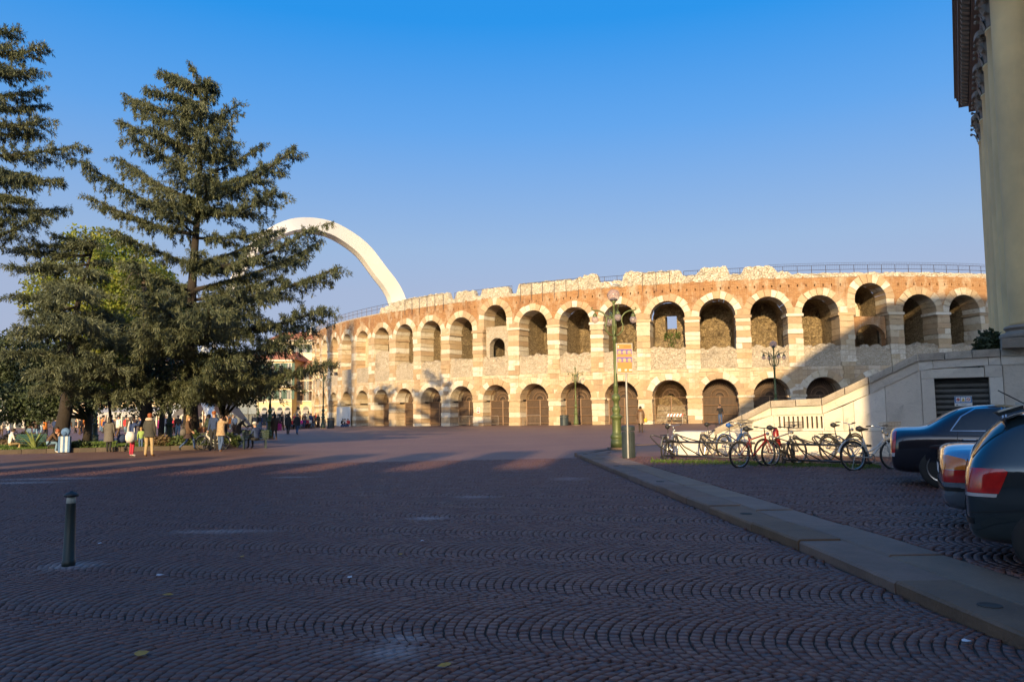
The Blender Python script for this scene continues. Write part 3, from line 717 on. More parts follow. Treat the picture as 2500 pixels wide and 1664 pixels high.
for k in range(9):
    xx=d0+(d1-d0)*(k+.5)/9; m_.box((0,0,0),(.012,.012,dz-.1),0,0,Matrix.Translation(PL(xx,.262,dz/2))@Matrix.Rotation(PA,4,'Z'))
m_.build('shutter_back',m_shut,stair)
m_=MB(); m_.prism([(top[0][0],-.1),(top[5][0],-.1)]+[(p[0],p[1]-.45) for p in top[::-1]],.62,.9,lambda x,z,y:PL(x,y,z)); m_.build('core_wall',m_par,stair)
for k in range(17):
    z=.17*(k+1); aa=top[0][0]+.3+k*(top[4][0]-top[0][0]-.3)/17; m_=MB()
    m_.prism([(aa,z-.17),(top[5][0],z-.17),(top[5][0],z),(aa,z)],.92,17,lambda x,zz,y:PL(x,y,zz)); m_.build('step',m_par,stair)
# warning sign on the shutter
m_white=mat('white_enamel',(.80,.80,.78),.4,0,(.72,.72,.70),2); m_blue=mat('sign_blue',(.06,.22,.52),.4); m_red=mat('sign_red',(.6,.05,.04),.4); m_yel=mat('sign_yellow',(.75,.48,.03),.4); m_blk=mat('black_print',(.02,.02,.022),.5)
sA,sZ=whit(2332,991); sB,sY=whit(2374,966); sg=thing('warning_sign','small blue and white warning sign with three pictograms on the dark shutter','sign',PL((sA+sB)/2,.24,sZ)); sg.rotation_euler=(0,0,PA)
w,h=sB-sA,sY-sZ; b=MB(); b.box((0,0,h/2),(w,.012,h)); b.build('board',m_white,sg)
b=MB(); b.box((0,-.008,h*.64),(w*.98,.004,h*.66)); b.build('blue_field',m_blue,sg)
for k,(mt) in enumerate((m_red,m_yel,m_red)):
    x=(k-1)*w*.29; b=MB(); b.box((x,-.011,h*.66),(w*.25,.003,h*.48),0,0); 
    o=b.build('pictogram_plate',m_white,sg); q=MB()
    if k==1: q.add([(x-w*.1,-.0145,h*.48),(x+w*.1,-.0145,h*.48),(x,-.0145,h*.86)],[(0,1,2)])
    else:
        q.tube([(x+w*.085*cos(t*pi/8),-.014,h*.66+w*.085*sin(t*pi/8)) for t in range(16)],w*.017,4,0,True); q.tube([(x-w*.06,-.014,h*.66+w*.06),(x+w*.06,-.014,h*.66-w*.06)],w*.015,4)
        if k==0: q.box((x-w*.0,-.0142,h*.66),(w*.07,.003,h*.2))
    q.build('pictogram',mt,o)
    if k==1:
        q=MB(); q.box((x,-.0165,h*.66),(w*.016,.002,h*.14)); q.box((x,-.0165,h*.54),(w*.016,.002,h*.03)); q.build('pictogram',m_blk,o)
b=MB(); b.box((-w*.36,-.0085,h*.13),(w*.1,.003,h*.08)); b.box((w*.02,-.0085,h*.19),(w*.4,.003,h*.025)); b.box((w*.02,-.0085,h*.11),(w*.25,.003,h*.022)); b.build('small_print',m_blk,sg)
# palace
m_col=mat('shaft_plaster',(.80,.57,.27),.85,0,(.56,.41,.21),.45,bmp=.015,bscale=8)
m_orn=mat('carved_stone',(.30,.255,.205),.9,0,(.21,.175,.14),2.5,bmp=.03,bscale=10)
m_corn=mat('cornice_stone',(.27,.20,.16),.9,0,(.19,.14,.11),2,bmp=.03)
palace=thing('palace','neoclassical palace with giant Corinthian columns and heavy carved cornice at the right edge','palace',(0,0,0))
AC,ZC=2.86,top[4][1]
PB=radians(-30.5); g1=Vector((cos(PB),sin(PB),0)); g2=Vector((-sin(PB),cos(PB),0)); Q1=Vector((14.22,20.5,0))-g1*AC-g2*.62
def QL(a,b_,z): return Q1+g1*a+g2*b_+Vector((0,0,z))
def column(k):
    c=QL(AC,.62+2.96*k,0); R=Matrix.Translation(c)@Matrix.Rotation(PB,4,'Z')
    sh=MB(); sh.lathe([(.60,ZC+.62),(.575,ZC+.72)]+[(.575-.09*(q/10)**1.7,ZC+.75+(13.4-ZC-.75)*q/10) for q in range(11)]+[(.52,13.42),(.52,13.5)],40,(0,0,0),0,R); col=sh.build('column',m_col,palace,smooth=True)
    bs=MB(); bs.box((0,0,ZC+.12),(1.62,1.62,.26),0,0,R); bs.lathe([(.80,ZC+.25),(.84,ZC+.30),(.84,ZC+.36),(.79,ZC+.41),(.70,ZC+.43),(.66,ZC+.48),(.69,ZC+.51),(.73,ZC+.55),(.70,ZC+.60),(.62,ZC+.63)],40,(0,0,0),0,R); bs.build('base',m_orn,col,smooth=False)
    cp=MB(); cp.lathe([(.47,13.5),(.5,13.8),(.6,14.3),(.66,14.4)],20,(0,0,0),0,R)
    for ring,(z,hh,rr,n,off) in enumerate(((13.52,.42,.50,8,0),(13.8,.48,.53,8,pi/8))):
        for j in range(n):
            a=2*pi*j/n+off; d=Vector((cos(a),sin(a),0)); s=Vector((-sin(a),cos(a),0)); P=[]
            for q in range(5):
                t=q/4; o=d*(rr+.20*t**2.2)+Vector((0,0,z+hh*(t if t<.9 else .84))); wd=.17*(1-.45*t); P+=[R@(o-s*wd),R@(o+s*wd+d*0),R@(o+d*.05)]
            for q in range(4):
                cp.add([P[3*q],P[3*q+2],P[3*q+5],P[3*q+3]],[(0,1,2,3)]); cp.add([P[3*q+2],P[3*q+1],P[3*q+4],P[3*q+5]],[(0,1,2,3)])
            tip=d*(rr+.24)+Vector((0,0,z+hh*.84)); cp.ball(R@tip,.065,6,4)
    for j in range(4):
        a=pi/4+j*pi/2; d=Vector((cos(a),sin(a),0)); cp.tube([R@(d*(.72)+Vector((0,0,14.32))+Vector((d.x*cos(q*.8)*.13*(1-q/12),d.y*cos(q*.8)*.13*(1-q/12),.13*sin(q*.8)*(1-q/12)))) for q in range(11)],.055,5)
    n=16; cp.prism([((.80-.13*sin(pi*(q%8)/8.0))*cos(q*2*pi/32+pi/4)*1.08,(.80-.13*sin(pi*(q%8)/8.0))*sin(q*2*pi/32+pi/4)*1.08) for q in range(32)],14.42,14.6,lambda x,y,z:R@Vector((x,y,z)))
    cp.build('capital',m_orn,col)
for k in range(6): column(k)
BE=.62+2.96*5+.95
for nm,a0,a1,z0,z1,mt in (('architrave',AC-.52,AC+.52,14.61,14.92,m_corn),('frieze',AC-.48,AC+.48,14.925,15.35,m_corn),('cornice',AC-.75,AC+.5,15.355,15.65,m_corn),('cornice',AC-1.15,AC+.5,15.655,16.25,m_corn)):
    b=MB(); b.prism([(a0,z0),(a1,z0),(a1,z1),(a0,z1)],-.9,BE+(.0 if nm!='cornice' else .25),lambda x,z,y:QL(x,y,z)); o=b.build(nm,mt,palace)
    if nm=='cornice' and z0>15.6:
        for k in range(40):
            y=-.6+k*.42
            if y<BE: q=MB(); q.prism([(AC-1.08,15.64),(AC-1.03,15.5),(AC-.80,15.42),(AC-.74,15.64)],y,y+.2,lambda x,z,yy:QL(x,yy,z)); q.build('modillion',m_orn,o)
        for z,aa in ((16.,AC-1.22),(16.15,AC-1.30)):
            q=MB(); q.prism([(aa,z),(AC-1.14,z),(AC-1.14,z+.10),(aa,z+.10)],-.9,BE+.3,lambda x,zz,yy:QL(x,yy,zz)); q.build('moulding',m_corn,o)
b=MB(); b.prism([(AC+1.3,0),(AC+16,0),(AC+16,16.2),(AC+1.3,16.2)],-5.0,BE-.4,lambda x,z,y:QL(x,y,z)); b.build('wall',m_plaster,palace)
b=MB(); b.prism([(AC-.9,-.1),(AC+1.29,-.1),(AC+1.29,ZC-.03),(AC-.9,ZC-.03)],.64,BE,lambda x,z,y:QL(x,y,z)); b.build('podium',m_par,palace)
b=MB(); b.prism([(AC+.5,15.36),(AC+1.29,15.36),(AC+1.29,16.19),(AC+.5,16.2)],-.5,BE,lambda x,z,y:QL(x,y,z)); b.build('portico_ceiling',m_plaster,palace)
# ---------------------------------------------------------------- foliage helpers
def leafquads(P,D,L,Wd,rg,droop=0):
    """n pointed leaf blades: P roots, D directions"""
    n=len(P); D=D/np.linalg.norm(D,axis=1,keepdims=True); R=rg.normal(size=(n,3)); S=np.cross(D,R); S/=np.linalg.norm(S,axis=1,keepdims=True)+1e-9
    L=np.broadcast_to(L,(n,))[:,None]; Wd=np.broadcast_to(Wd,(n,))[:,None]
    V=np.stack([P,P+D*L*.45+S*Wd,P+D*L,P+D*L*.55-S*Wd],1).reshape(-1,3); return V,np.arange(n*4).reshape(n,4)
def leaf_mat(name,cs,trans=.25,rough=.6):
    M,t,b=nodes(name); b.inputs['Roughness'].default_value=rough; r=t.nodes.new('ShaderNodeNewGeometry').outputs['Random Per Island']
    cr=t.nodes.new('ShaderNodeValToRGB'); e=cr.color_ramp
    for i,c in enumerate(cs):
        el=e.elements[i] if i<2 else e.elements.new(i/(len(cs)-1)); el.position=i/(len(cs)-1); el.color=(*c,1)
    nn=noise(t,coords(t),.35,3); t.links.new(mth(t,'ADD',mth(t,'MULTIPLY',r,.6),mth(t,'MULTIPLY',ramp(t,nn,.3,.7),.4)),cr.inputs[0]); t.links.new(cr.outputs[0],b.inputs['Base Color'])
    if trans:
        tr=t.nodes.new('ShaderNodeBsdfTranslucent'); t.links.new(cr.outputs[0],tr.inputs[0]); mx_=t.nodes.new('ShaderNodeMixShader'); mx_.inputs[0].default_value=trans
        t.links.new(b.outputs[0],mx_.inputs[1]); t.links.new(tr.outputs[0],mx_.inputs[2]); t.links.new(mx_.outputs[0],t.nodes['Material Output'].inputs[0])
    return M
m_cedar=leaf_mat('cedar_needles',[(.022,.036,.018),(.052,.068,.030),(.108,.112,.05),(.038,.052,.026)],.12)
m_cedar2=leaf_mat('blue_cedar_needles',[(.028,.042,.024),(.065,.08,.042),(.125,.135,.07),(.04,.058,.034)],.12)
m_yew=leaf_mat('dark_evergreen',[(.018,.03,.012),(.035,.05,.018),(.06,.075,.025)],.1)
m_lime=leaf_mat('yellow_green_leaves',[(.08,.13,.014),(.15,.20,.02),(.24,.235,.03),(.10,.155,.016)],.35)
m_bark=mat('cedar_bark',(.035,.026,.02),.95,0,(.02,.015,.012),2,bmp=.04,bscale=6)
m_bark2=mat('pale_dead_wood',(.40,.27,.19),.9,0,(.3,.2,.15),3)
def cedar(name,label,base,H,branches,mt,seed,dens=1.0,trunk_r=.6,lean=(0,0),group=None,needle=.175,hang=.33):
    """cedar: straight trunk, tiered limbs that rise then level out, flat sprays of needles. branches: (height share, azimuth, length, rise)"""
    T=thing(name,label,'tree',base,0,group); rg=np.random.default_rng(seed); rr=random.Random(seed)
    tb=MB(); pts=[]; 
    for k in range(13):
        q=k/12; pts.append(Vector((lean[0]*q+.12*sin(q*7+seed),lean[1]*q+.12*cos(q*6+seed),H*q*.985-.1)))
    tb.tube(pts,[trunk_r*(1-.93*(k/12)**.85)+(.25*trunk_r if k==0 else 0) for k in range(13)],10)
    tb.build('trunk',m_bark,T,smooth=True)
    lb=MB(); PP=[];DD=[];LL=[]
    def tp(z):
        q=max(0,min(1,z/H)); return Vector((lean[0]*q+.12*sin(q*7+seed),lean[1]*q+.12*cos(q*6+seed),z))
    for hz,az,L,rise in branches:
        p0=tp(hz*H); d=Vector((cos(az),sin(az),0)); s=Vector((-sin(az),cos(az),0)); n=9; path=[]; w0=rr.uniform(-.12,.12)
        for k in range(n+1):
            q=k/n; path.append(p0+d*(L*q)+s*(L*w0*q*q+.12*sin(q*5+hz*40))+Vector((0,0,L*(rise*q+.20*(q*q-q)))))
        r0=max(.035,.022*L); lb.tube(path,[r0*(1-.85*k/n) for k in range(n+1)],5)
        # side sprays
        ns=int(L*5.0*dens)+4
        for j in range(ns):
            q=.08+.92*(j+rr.random())/ns; k=min(int(q*n),n-1); f=q*n-k; p=path[k].lerp(path[k+1],f); t=(path[k+1]-path[k]).normalized()
            side=1 if j%2 else -1; ang=rr.uniform(.5,1.2)*side; sl=L*.27*(1.12-q)**.6*rr.uniform(.5,1.25)+.3
            dd=(t*cos(ang)+s*sin(ang)); dd.z=dd.z*.5+rr.uniform(-.25,.30); dd.normalize()
            nn=int(sl*22*dens)+6; u=rg.uniform(.02,1,nn)
            c=np.array(p)[None]+np.array(dd)[None]*(u*sl)[:,None]+rg.normal(0,.05,(nn,3)); c[:,2]-=.16*sl*u*u
            m3=6; c3=np.repeat(c,m3,0)+rg.normal(0,.035,(nn*m3,3)); nd=np.array(dd)[None]*.8+rg.normal(0,.5,(nn*m3,3)); nd[:,2]+=rg.choice([.45,-.2,-1.5],nn*m3,p=[.40,.60-hang,hang])
            PP.append(c3); DD.append(nd); LL.append(rg.uniform(.45,1.25,nn*m3)*needle*np.where(nd[:,2]<-.8,1.35,1.0))
            if rr.random()<hang:      # small hanging twig
                n2=int(16*dens)+4; u=rg.uniform(0,1,n2); c=np.array(p)[None]+np.array(dd)[None]*(sl*rr.uniform(.3,.9))+np.array([0,0,-1.])[None]*(u*rr.uniform(.3,.8))[:,None]; c3=np.repeat(c,5,0); PP.append(c3); DD.append(rg.normal(0,.5,(n2*5,3))+np.array([0,0,-.8])); LL.append(rg.uniform(.5,1.1,n2*5)*needle)
        nn=int(L*24*dens)+8; u=rg.uniform(.3,1,nn); idx=np.minimum((u*n).astype(int),n-1); pa=np.array([tuple(x) for x in path]); c=pa[idx]+(pa[idx+1]-pa[idx])*((u*n-idx)[:,None]); c3=np.repeat(c,6,0)
        t=np.array(d)[None]; PP.append(c3); DD.append(t*.7+rg.normal(0,.55,(nn*6,3))+np.array([0,0,.3])); LL.append(rg.uniform(.6,1.2,nn*6)*needle)
    lb.build('limb',m_bark,T,smooth=True)['kind']='stuff'
    P=np.concatenate(PP); D=np.concatenate(DD); L=np.concatenate(LL)
    V,Q=leafquads(P,D,L,L*.092,rg); cr=link('crown',npmesh('crown',V,Q,mt),T); return T
def crown_tree(name,label,base,H,blobs,mt,seed,n=9000,trunk=(.3,.5),leaf=.35,cat='tree',group=None,bark=None):
    """tree or bush with leaves spread through a cluster of uneven lobes. blobs: (x,y,z,rx,rz)"""
    T=thing(name,label,cat,base,0,group); rg=np.random.default_rng(seed)
    if trunk[0]>0:
        b=MB(); b.tube([(0,0,-.1),(.05,.02,H*trunk[1]*.5),(-.04,.05,H*trunk[1])],[trunk[0],trunk[0]*.75,trunk[0]*.5],8)
        for bl in blobs[:7]: b.tube([(0,0,H*trunk[1]*.7),(bl[0]*.6,bl[1]*.6,bl[2]*.85)],[trunk[0]*.4,.03],5)
        b.build('trunk',bark or m_bark,T,smooth=True)
    vol=np.array([b[3]**2*b[4] for b in blobs]); cnt=(vol/vol.sum()*n).astype(int)+20; PP=[]
    for b,c in zip(blobs,cnt):
        d=rg.normal(size=(c,3)); d/=np.linalg.norm(d,axis=1,keepdims=True); rad=rg.uniform(.35,1.08,c)**.5
        lump=1+.22*np.sin(d[:,0]*5+b[0]*3+seed)*np.cos(d[:,1]*6+b[1])*np.sin(d[:,2]*5+1)
        P=d*(rad*lump)[:,None]*np.array([b[3],b[3],b[4]]); PP.append(P+np.array(b[:3]))
    P=np.concatenate(PP); D=rg.normal(size=P.shape); D[:,2]-=.3; L=rg.uniform(.6,1.3,len(P))*leaf
    V,Q=leafquads(P,D,L,L*.3,rg); link('crown',npmesh('crown',V,Q,mt),T); return T
def brs(H,spec,seed,n,zlo,zhi,lmax,lmin=1.2,rise=(.0,.3),front=0):
    """extra limbs spread round the trunk between two heights"""
    r=random.Random(seed); out=list(spec)
    for k in range(n):
        q=(k+r.random())/n; z=zlo+(zhi-zlo)*q; L=(lmin+(lmax-lmin)*(1-q)**.75)*r.uniform(.55,1.05); out.append((z,k*2.4+r.uniform(-.5,.5),L,r.uniform(*rise)))
    return out
# central cedar: limb tips read from the photograph
LH=.15
def atl(px,Y): p=atd(px,Y); return p+Vector((0,0,LH))
CB=atl(466,39); CD=CB.y
def limb(tipx,tipy,hz,H,base,depth=0.0):
    """a limb from the trunk at height share hz to the place seen at pixel (tipx,tipy), turned 'depth' metres towards or away from the viewer"""
    d=ray(tipx,tipy); D=base.y+depth; tip=Vector((d.x*D,D,CAMZ+d.z*D)); v=tip-(base+Vector((0,0,hz*H))); L=sqrt(v.x**2+v.y**2); return (hz,atan2(v.y,v.x),L,v.z/L)
HC=(CAMZ+ray(462,168).z*CD)-CB.z
sp=[(350,215,.91,-1),(465,160,.965,0),(490,225,.88,-1),(335,262,.82,1),(545,295,.78,-2),(440,290,.80,-2.6),(500,330,.72,-2.8),(420,390,.66,-3),(520,420,.60,-3.2),(400,470,.55,-3.4),(480,250,.86,-2),(735,370,.64,-2),(655,398,.66,1),(690,470,.60,-3),(830,655,.36,-2),(775,600,.40,2),(810,755,.30,-4),(800,890,.17,-3),(760,555,.45,-4),(690,560,.47,3),
    (572,250,.83,-1),(560,345,.75,-2),(640,345,.70,2),(520,215,.90,0),(200,400,.58,-2),(245,490,.55,1),(285,290,.78,-1),(305,235,.87,1),(300,330,.72,-3),(290,385,.64,2),(290,560,.47,-3),
    (385,175,.95,0),(430,185,.95,2),(500,195,.94,-1),(330,640,.40,-3),(300,790,.28,2),(640,700,.33,-6),(720,820,.22,-5),(560,760,.27,-8),(420,720,.31,-8),(350,800,.24,-7),(600,880,.16,-6),(700,900,.15,2),(330,905,.14,-4),(520,930,.12,-5)]
CBR=[b_ for b_ in brs(HC,[limb(a,b,h,HC,CB,dd) for a,b,h,dd in sp],3,28,.12,.97,5.8,.8,(.0,.35)) if not (.30<b_[0]<.58 and cos(b_[1])*b_[2]<-2.6 and b_ not in [limb(a,b,h,HC,CB,dd) for a,b,h,dd in sp])]
cedar('cedar_tree','tall open cedar with level tiers of branches in front of the white arch',CB,HC,CBR,m_cedar,21,1.0,.40)
LB=atl(-95,37.5); HL=(CAMZ+ray(-60,20).z*LB.y)-LB.z
sp=[(100,112,.90,0),(95,220,.80,1),(105,290,.73,-1),(165,348,.66,-1),(150,440,.62,1),(40,480,.58,-2),(50,420,.64,-3),(45,80,.95,0),(60,160,.85,-2),(20,540,.5,0)]
cedar('cedar_tree','large cedar cut by the left edge of the photo, branches reaching in high up',LB,HL,brs(HL,[limb(a,b,h,HL,LB,dd) for a,b,h,dd in sp],8,18,.45,.97,4.8,.9,(.0,.3)),m_cedar,33,1.0,.5)
BB=atl(140,38.3); HB=(CAMZ+ray(150,565).z*BB.y)-BB.z
sp=[(150,575,.93,-1),(-30,600,.9,0),(60,568,.95,-1),(30,640,.85,-2),(60,700,.78,-4),(-20,720,.72,-2),(110,770,.62,-5),(20,760,.65,-1),(150,660,.82,-2),(215,760,.62,-2),(10,590,.95,-1),(-40,650,.85,-2),(290,820,.5,-4),(20,800,.55,-5),(100,700,.72,-6),(60,900,.36,-5),(190,870,.42,-5),(270,900,.36,-4),(-30,860,.45,-3),(150,780,.58,-7),(120,940,.3,-4),(300,960,.28,-3)]
cedar('cedar_tree','broad grey green cedar with leaning trunk at the left of the lawn',BB,HB,brs(HB,[limb(a,b,h,HB,BB,dd) for a,b,h,dd in sp],5,8,.3,.98,4.2,1.2,(-.05,.22)),m_cedar2,44,1.0,.40,lean=(1.2,.4),hang=.14)
def Bl(px,py,depth,rx,rz,base):
    d=ray(px,py); return (d.x*depth-base.x,depth-base.y,CAMZ+d.z*depth-base.z,rx,rz)
b=atd(225,58); crown_tree('broadleaf_tree','bright yellow green tree standing behind the grey green cedar',b,14,[Bl(x,y,58+dz,r,r*.9,b) for x,y,r,dz in ((205,600,1.7,0),(265,615,2.0,1),(300,640,2.2,-1),(340,690,2.2,-2),(380,720,1.8,-2),(300,720,2.2,-3),(150,660,1.6,1),(330,710,2.2,0),(260,720,2.6,0),(120,720,2.2,1),(310,790,2,0),(230,800,2.2,1),(270,880,1.7,0),(130,830,1.8,0))],m_lime,5,26000,(.35,.5),.27)
b=atd(395,60); crown_tree('broadleaf_tree','smaller golden green tree between the two cedars, far behind',b,11,[Bl(x,y,60+dz,r,r,b) for x,y,r,dz in ((380,690,1.6,0),(420,740,1.8,1),(350,740,1.6,0),(400,800,1.7,0),(450,790,1.5,1),(360,850,1.5,0))],m_lime,6,12000,(.25,.5),.26)
b=atl(350,43); crown_tree('yew_tree','very dark dense evergreen left of the tall cedar trunk',b,8,[Bl(x,y,45+dz,r,r,b) for x,y,r,dz in ((340,880,2.0,0),(400,900,1.9,-1),(290,930,1.6,0),(360,960,1.5,-1),(320,830,1.7,1),(420,850,1.6,0),(260,870,1.3,0),(240,940,1.2,-1),(420,950,1.2,0),(300,975,.8,0))],m_yew,7,22000,(.35,.3),.17)
b=atl(545,46); crown_tree('yew_tree','dark low evergreen just right of the tall cedar trunk',b,6,[Bl(x,y,46+dz,r,r*.8,b) for x,y,r,dz in ((530,930,1.7,0),(590,940,1.6,0),(640,935,1.1,0),(500,900,1.4,1),(560,890,1.3,0),(615,900,1.0,-1))],m_yew,8,16000,(.3,.3),.17)
b=atl(215,50); crown_tree('yew_tree','dark evergreen in the shade behind the leaning cedar trunk',b,7,[Bl(x,y,50+dz,r*.85,r*.85,b) for x,y,r,dz in ((190,900,2.2,0),(110,980,1.5,-3),(20,985,1.5,-3),(60,1000,1.2,-2),(150,960,1.4,-3),(110,900,2.2,0),(60,930,2.2,1),(20,880,2.2,0),(230,960,1.5,0),(90,985,1.4,0))],m_yew,9,36000,(.3,.3),.21)
b=atl(268,41.5); crown_tree('broadleaf_tree','low yellow green foliage between the leaning trunk and the dark evergreen',b,6,[Bl(x,y,41.5+dz,r,r*1.2,b) for x,y,r,dz in ((262,830,.8,0),(290,870,.8,0),(250,890,.75,0),(280,930,.6,0),(300,800,.7,0),(240,840,.6,.5))],m_lime,77,6000,(.12,.4),.2)
DT=thing('dead_branch','bare pale broken branch sticking out beside the cedar trunk','branch',Vector((0,0,0)))
def P3(px,py,D): d=ray(px,py); return Vector((d.x*D,D,CAMZ+d.z*D))
mb=MB(); mb.tube([P3(352,720,44),P3(352,690,44),P3(348,672,44),P3(330,664,44),P3(314,655,44)],[.13,.13,.11,.08,.05],6); mb.tube([P3(349,676,44),P3(356,655,44),P3(352,650,44)],[.07,.05,.03],5); mb.tube([P3(352,700,44),P3(362,690,44),P3(358,680,44)],[.08,.05,.03],5); mb.tube([P3(325,662,44),P3(312,680,44),P3(310,690,44)],[.05,.04,.02],5); mb.build('wood',m_bark2,DT,smooth=True)
mb=MB(); mb.tube([P3(352,720,44),P3(360,850,44),atl(362,42)+Vector((0,0,-.1))],[.13,.2,.3],8); mb.build('trunk',m_bark,DT,smooth=True)
# ---------------------------------------------------------------- lawn, edging, plants
m_grass=mat('lawn_grass',(.055,.10,.018),.9,0,(.035,.065,.012),3); m_blade=leaf_mat('grass_blades',[(.06,.11,.015),(.10,.16,.025),(.12,.15,.03)],.3)
lawn=MB(); LF=[(-110,36.6),(60,37.0),(180,37.3),(300,37.5),(420,37.7),(530,38.0),(580,39.5)]; LK=[(580,42),(530,49),(420,51),(250,51),(60,50),(-140,49)]
pts=[atd(*p) for p in LF+LK]; k=len(pts); lawn.add([p+Vector((0,0,LH)) for p in pts]+[p+Vector((0,0,-.05)) for p in pts],[tuple(range(k))]+[(i,(i+1)%k,k+(i+1)%k,k+i) for i in range(k)]); lw=lawn.build('lawn',m_grass); tag(lw,kind='structure')
rgl=np.random.default_rng(4); n=26000; PB=np.array([tuple(atl(px,np.interp(px,[-110,530,580],[36.9,38.3,40])+q*9)) for px,q in zip(rgl.uniform(-110,575,n),rgl.uniform(0,1,n))])
D=rgl.normal(0,.35,(n,3)); D[:,2]=1; V,Q=leafquads(PB,D,rgl.uniform(.08,.17,n),.02,rgl); go=link('grass',npmesh('grass',V,Q,m_blade)); tag(go,'short green park lawn lit in patches under the cedars','grass',kind='stuff')
m_edge=mat('edging_slab',(.085,.062,.045),.85,0,(.05,.037,.027),2,vary=.12)
edge=thing('lawn_edging','low edging',None,(0,0,0)); tag(edge,kind='structure'); del edge['label']
E0=[atd(*p) for p in LF]
for a,bq in zip(E0,E0[1:]):
    L=(bq-a).length; k=max(1,int(L/1.1)); an=atan2(bq.y-a.y,bq.x-a.x)
    for i in range(k):
        p=a.lerp(bq,(i+.5)/k); s=MB(); s.box((0,0,0),(L/k-.02,.24,LH+.12)); o=s.build('edging_stone',m_edge,edge,loc=p+Vector((0,0,LH/2))); o.rotation_euler=(0,0,an)
m_brownleaf=leaf_mat('brown_bush_leaves',[(.10,.06,.03),(.16,.10,.05),(.09,.09,.03)],.2); m_box=leaf_mat('hedge_leaves',[(.03,.05,.015),(.06,.09,.025),(.10,.11,.03)],.2)
for k,(px,py,r,h,mt,lb) in enumerate(((395,1068,.55,.5,m_brownleaf,'reddish brown low bush behind the man in khaki trousers'),(430,1066,.6,.45,m_box,'low clipped green bush right of the reddish bush'),(470,1068,.55,.7,m_box,'taller tufted bush at the foot of the tall cedar'),(20,1095,.6,.5,m_brownleaf,'brown dry bush at the left edge beside the reader'),(75,1100,.7,.3,m_box,'low yellowish plants under the green bench'),(60,1035,1.2,.7,m_brownleaf,'tawny dry shrub on the far side of the lawn'),(195,1078,.5,.35,m_box,'small green bush right of the blue striped suitcase'),(560,1066,.5,.55,m_box,'dark green bush near the lamp with the sunlit post'))):
    b=atl(px,(38.4,38.7,38.3,36,37.5,48,38.0,39.2)[k]) if k not in (3,4) else at(px,py); crown_tree('bush',lb,b,h,[(0,0,h*.5,r,h*.55),(r*.6,.1,h*.4,r*.7,h*.45),(-r*.6,0,h*.42,r*.75,h*.45)],mt,60+k,1400,(0,0),.14,'bush')
ag=thing('agave','spiky pale green agave behind the green bench','plant',atl(88,38)); m_ag=mat('agave_leaf',(.26,.30,.10),.6,0,(.18,.22,.06),4)
for k in range(11):
    a=k*2.4; t=.25+.5*(k%4)/4; m_=MB(); P=[]; L=1.25*(.8+.3*((k*7)%5)/5)
    for q in range(6):
        s=q/5; c=Vector((cos(a)*L*s*sin(t+s*.3),sin(a)*L*s*sin(t+s*.3),L*s*cos(t+s*.25))); sd=Vector((-sin(a),cos(a),0))*.09*(1-s)**.8*(1 if s>0 else .8); P+=[c-sd,c+Vector((0,0,-.03*(1-s))),c+sd]
    for q in range(5): m_.add([P[3*q],P[3*q+1],P[3*q+4],P[3*q+3]],[(0,1,2,3)]); m_.add([P[3*q+1],P[3*q+2],P[3*q+5],P[3*q+4]],[(0,1,2,3)])
    m_.build('leaf',m_ag,ag)
sb=PL(whit(2412,851)[0]+.1,.95,ZC-.6); crown_tree('shrub','dark green shrub at the top of the staircase beside the column base',sb,1.1,[(0,0,.75,.36,.38),(.2,.1,.55,.3,.3),(-.15,0,.5,.3,.3),(.1,0,1.0,.22,.2)],m_yew,90,1600,(.05,.4),.14,'shrub')
# grass along the foot of the bicycle rack
n=4200; q=rgl.uniform(0,1,n); PB=[]
for t in q:
    px=1590+t*560; py=np.interp(px,[1590,2150],[1127,1141])+rgl.normal(0,2.6); PB.append(at(px,py,KH-.02))
PB=np.array([tuple(p) for p in PB]); D=rgl.normal(0,.6,(n,3)); D[:,2]=1; V,Q=leafquads(PB,D,rgl.uniform(.03,.09,n),.014,rgl); go=link('grass',npmesh('grass',V,Q,m_blade)); tag(go,'thin line of grass and moss along the bicycle racks','grass',kind='stuff')
# ---------------------------------------------------------------- white comet sculpture
m_steel=mat('white_painted_steel',(.80,.76,.70),.45,0,(.74,.70,.64),.4); m_steelb=mat('pale_blue_white_steel',(.62,.66,.70),.4,0,(.56,.60,.65),.5)
com=thing('star_sculpture','giant white steel star with a curved tail arching out of the amphitheatre','sculpture',(0,0,0))
path=[(984, 800, 112, 3.23), (962, 720, 110, 2.84), (921, 661, 107, 2.71), (876, 606, 104, 2.58), (810, 564, 100, 2.39), (746, 552, 96, 2.19), (690, 562, 92, 2.01), (630, 598, 88, 1.74), (590, 656, 85, 1.49), (558, 720, 82, 1.16), (537, 790, 80, 0.84), (522, 850, 79, 0.52)]
fin=[]
for i in range(len(path)-1):
    for k in range(4):
        t=k/4; p0,p1,p2,p3=(path[max(0,min(len(path)-1,i+o))] for o in (-1,0,1,2))
        fin.append(tuple(.5*((2*b_)+(-a_+c_)*t+(2*a_-5*b_+4*c_-d_)*t*t+(-a_+3*b_-3*c_+d_)*t**3) for a_,b_,c_,d_ in zip(p0,p1,p2,p3)))
fin.append(path[-1]); C=[P3(a,b_,c) for a,b_,c,w in fin]; TM=MB(); R=[]
for i,p in enumerate(C):
    t=(C[min(i+1,len(C)-1)]-C[max(i-1,0)]).normalized(); dep=Vector((-.35,.94,0)); up=t.cross(dep).normalized(); up=up if up.z>0 or i<6 else up; w=fin[i][3]; dep=(dep-t*dep.dot(t)).normalized()
    R+= [p-dep*w*.42-up*w*.40,p-dep*w*.42+up*w*.34,p-dep*w*.12+up*w*.46,p+dep*w*.42+up*w*.34,p+dep*w*.42-up*w*.40]
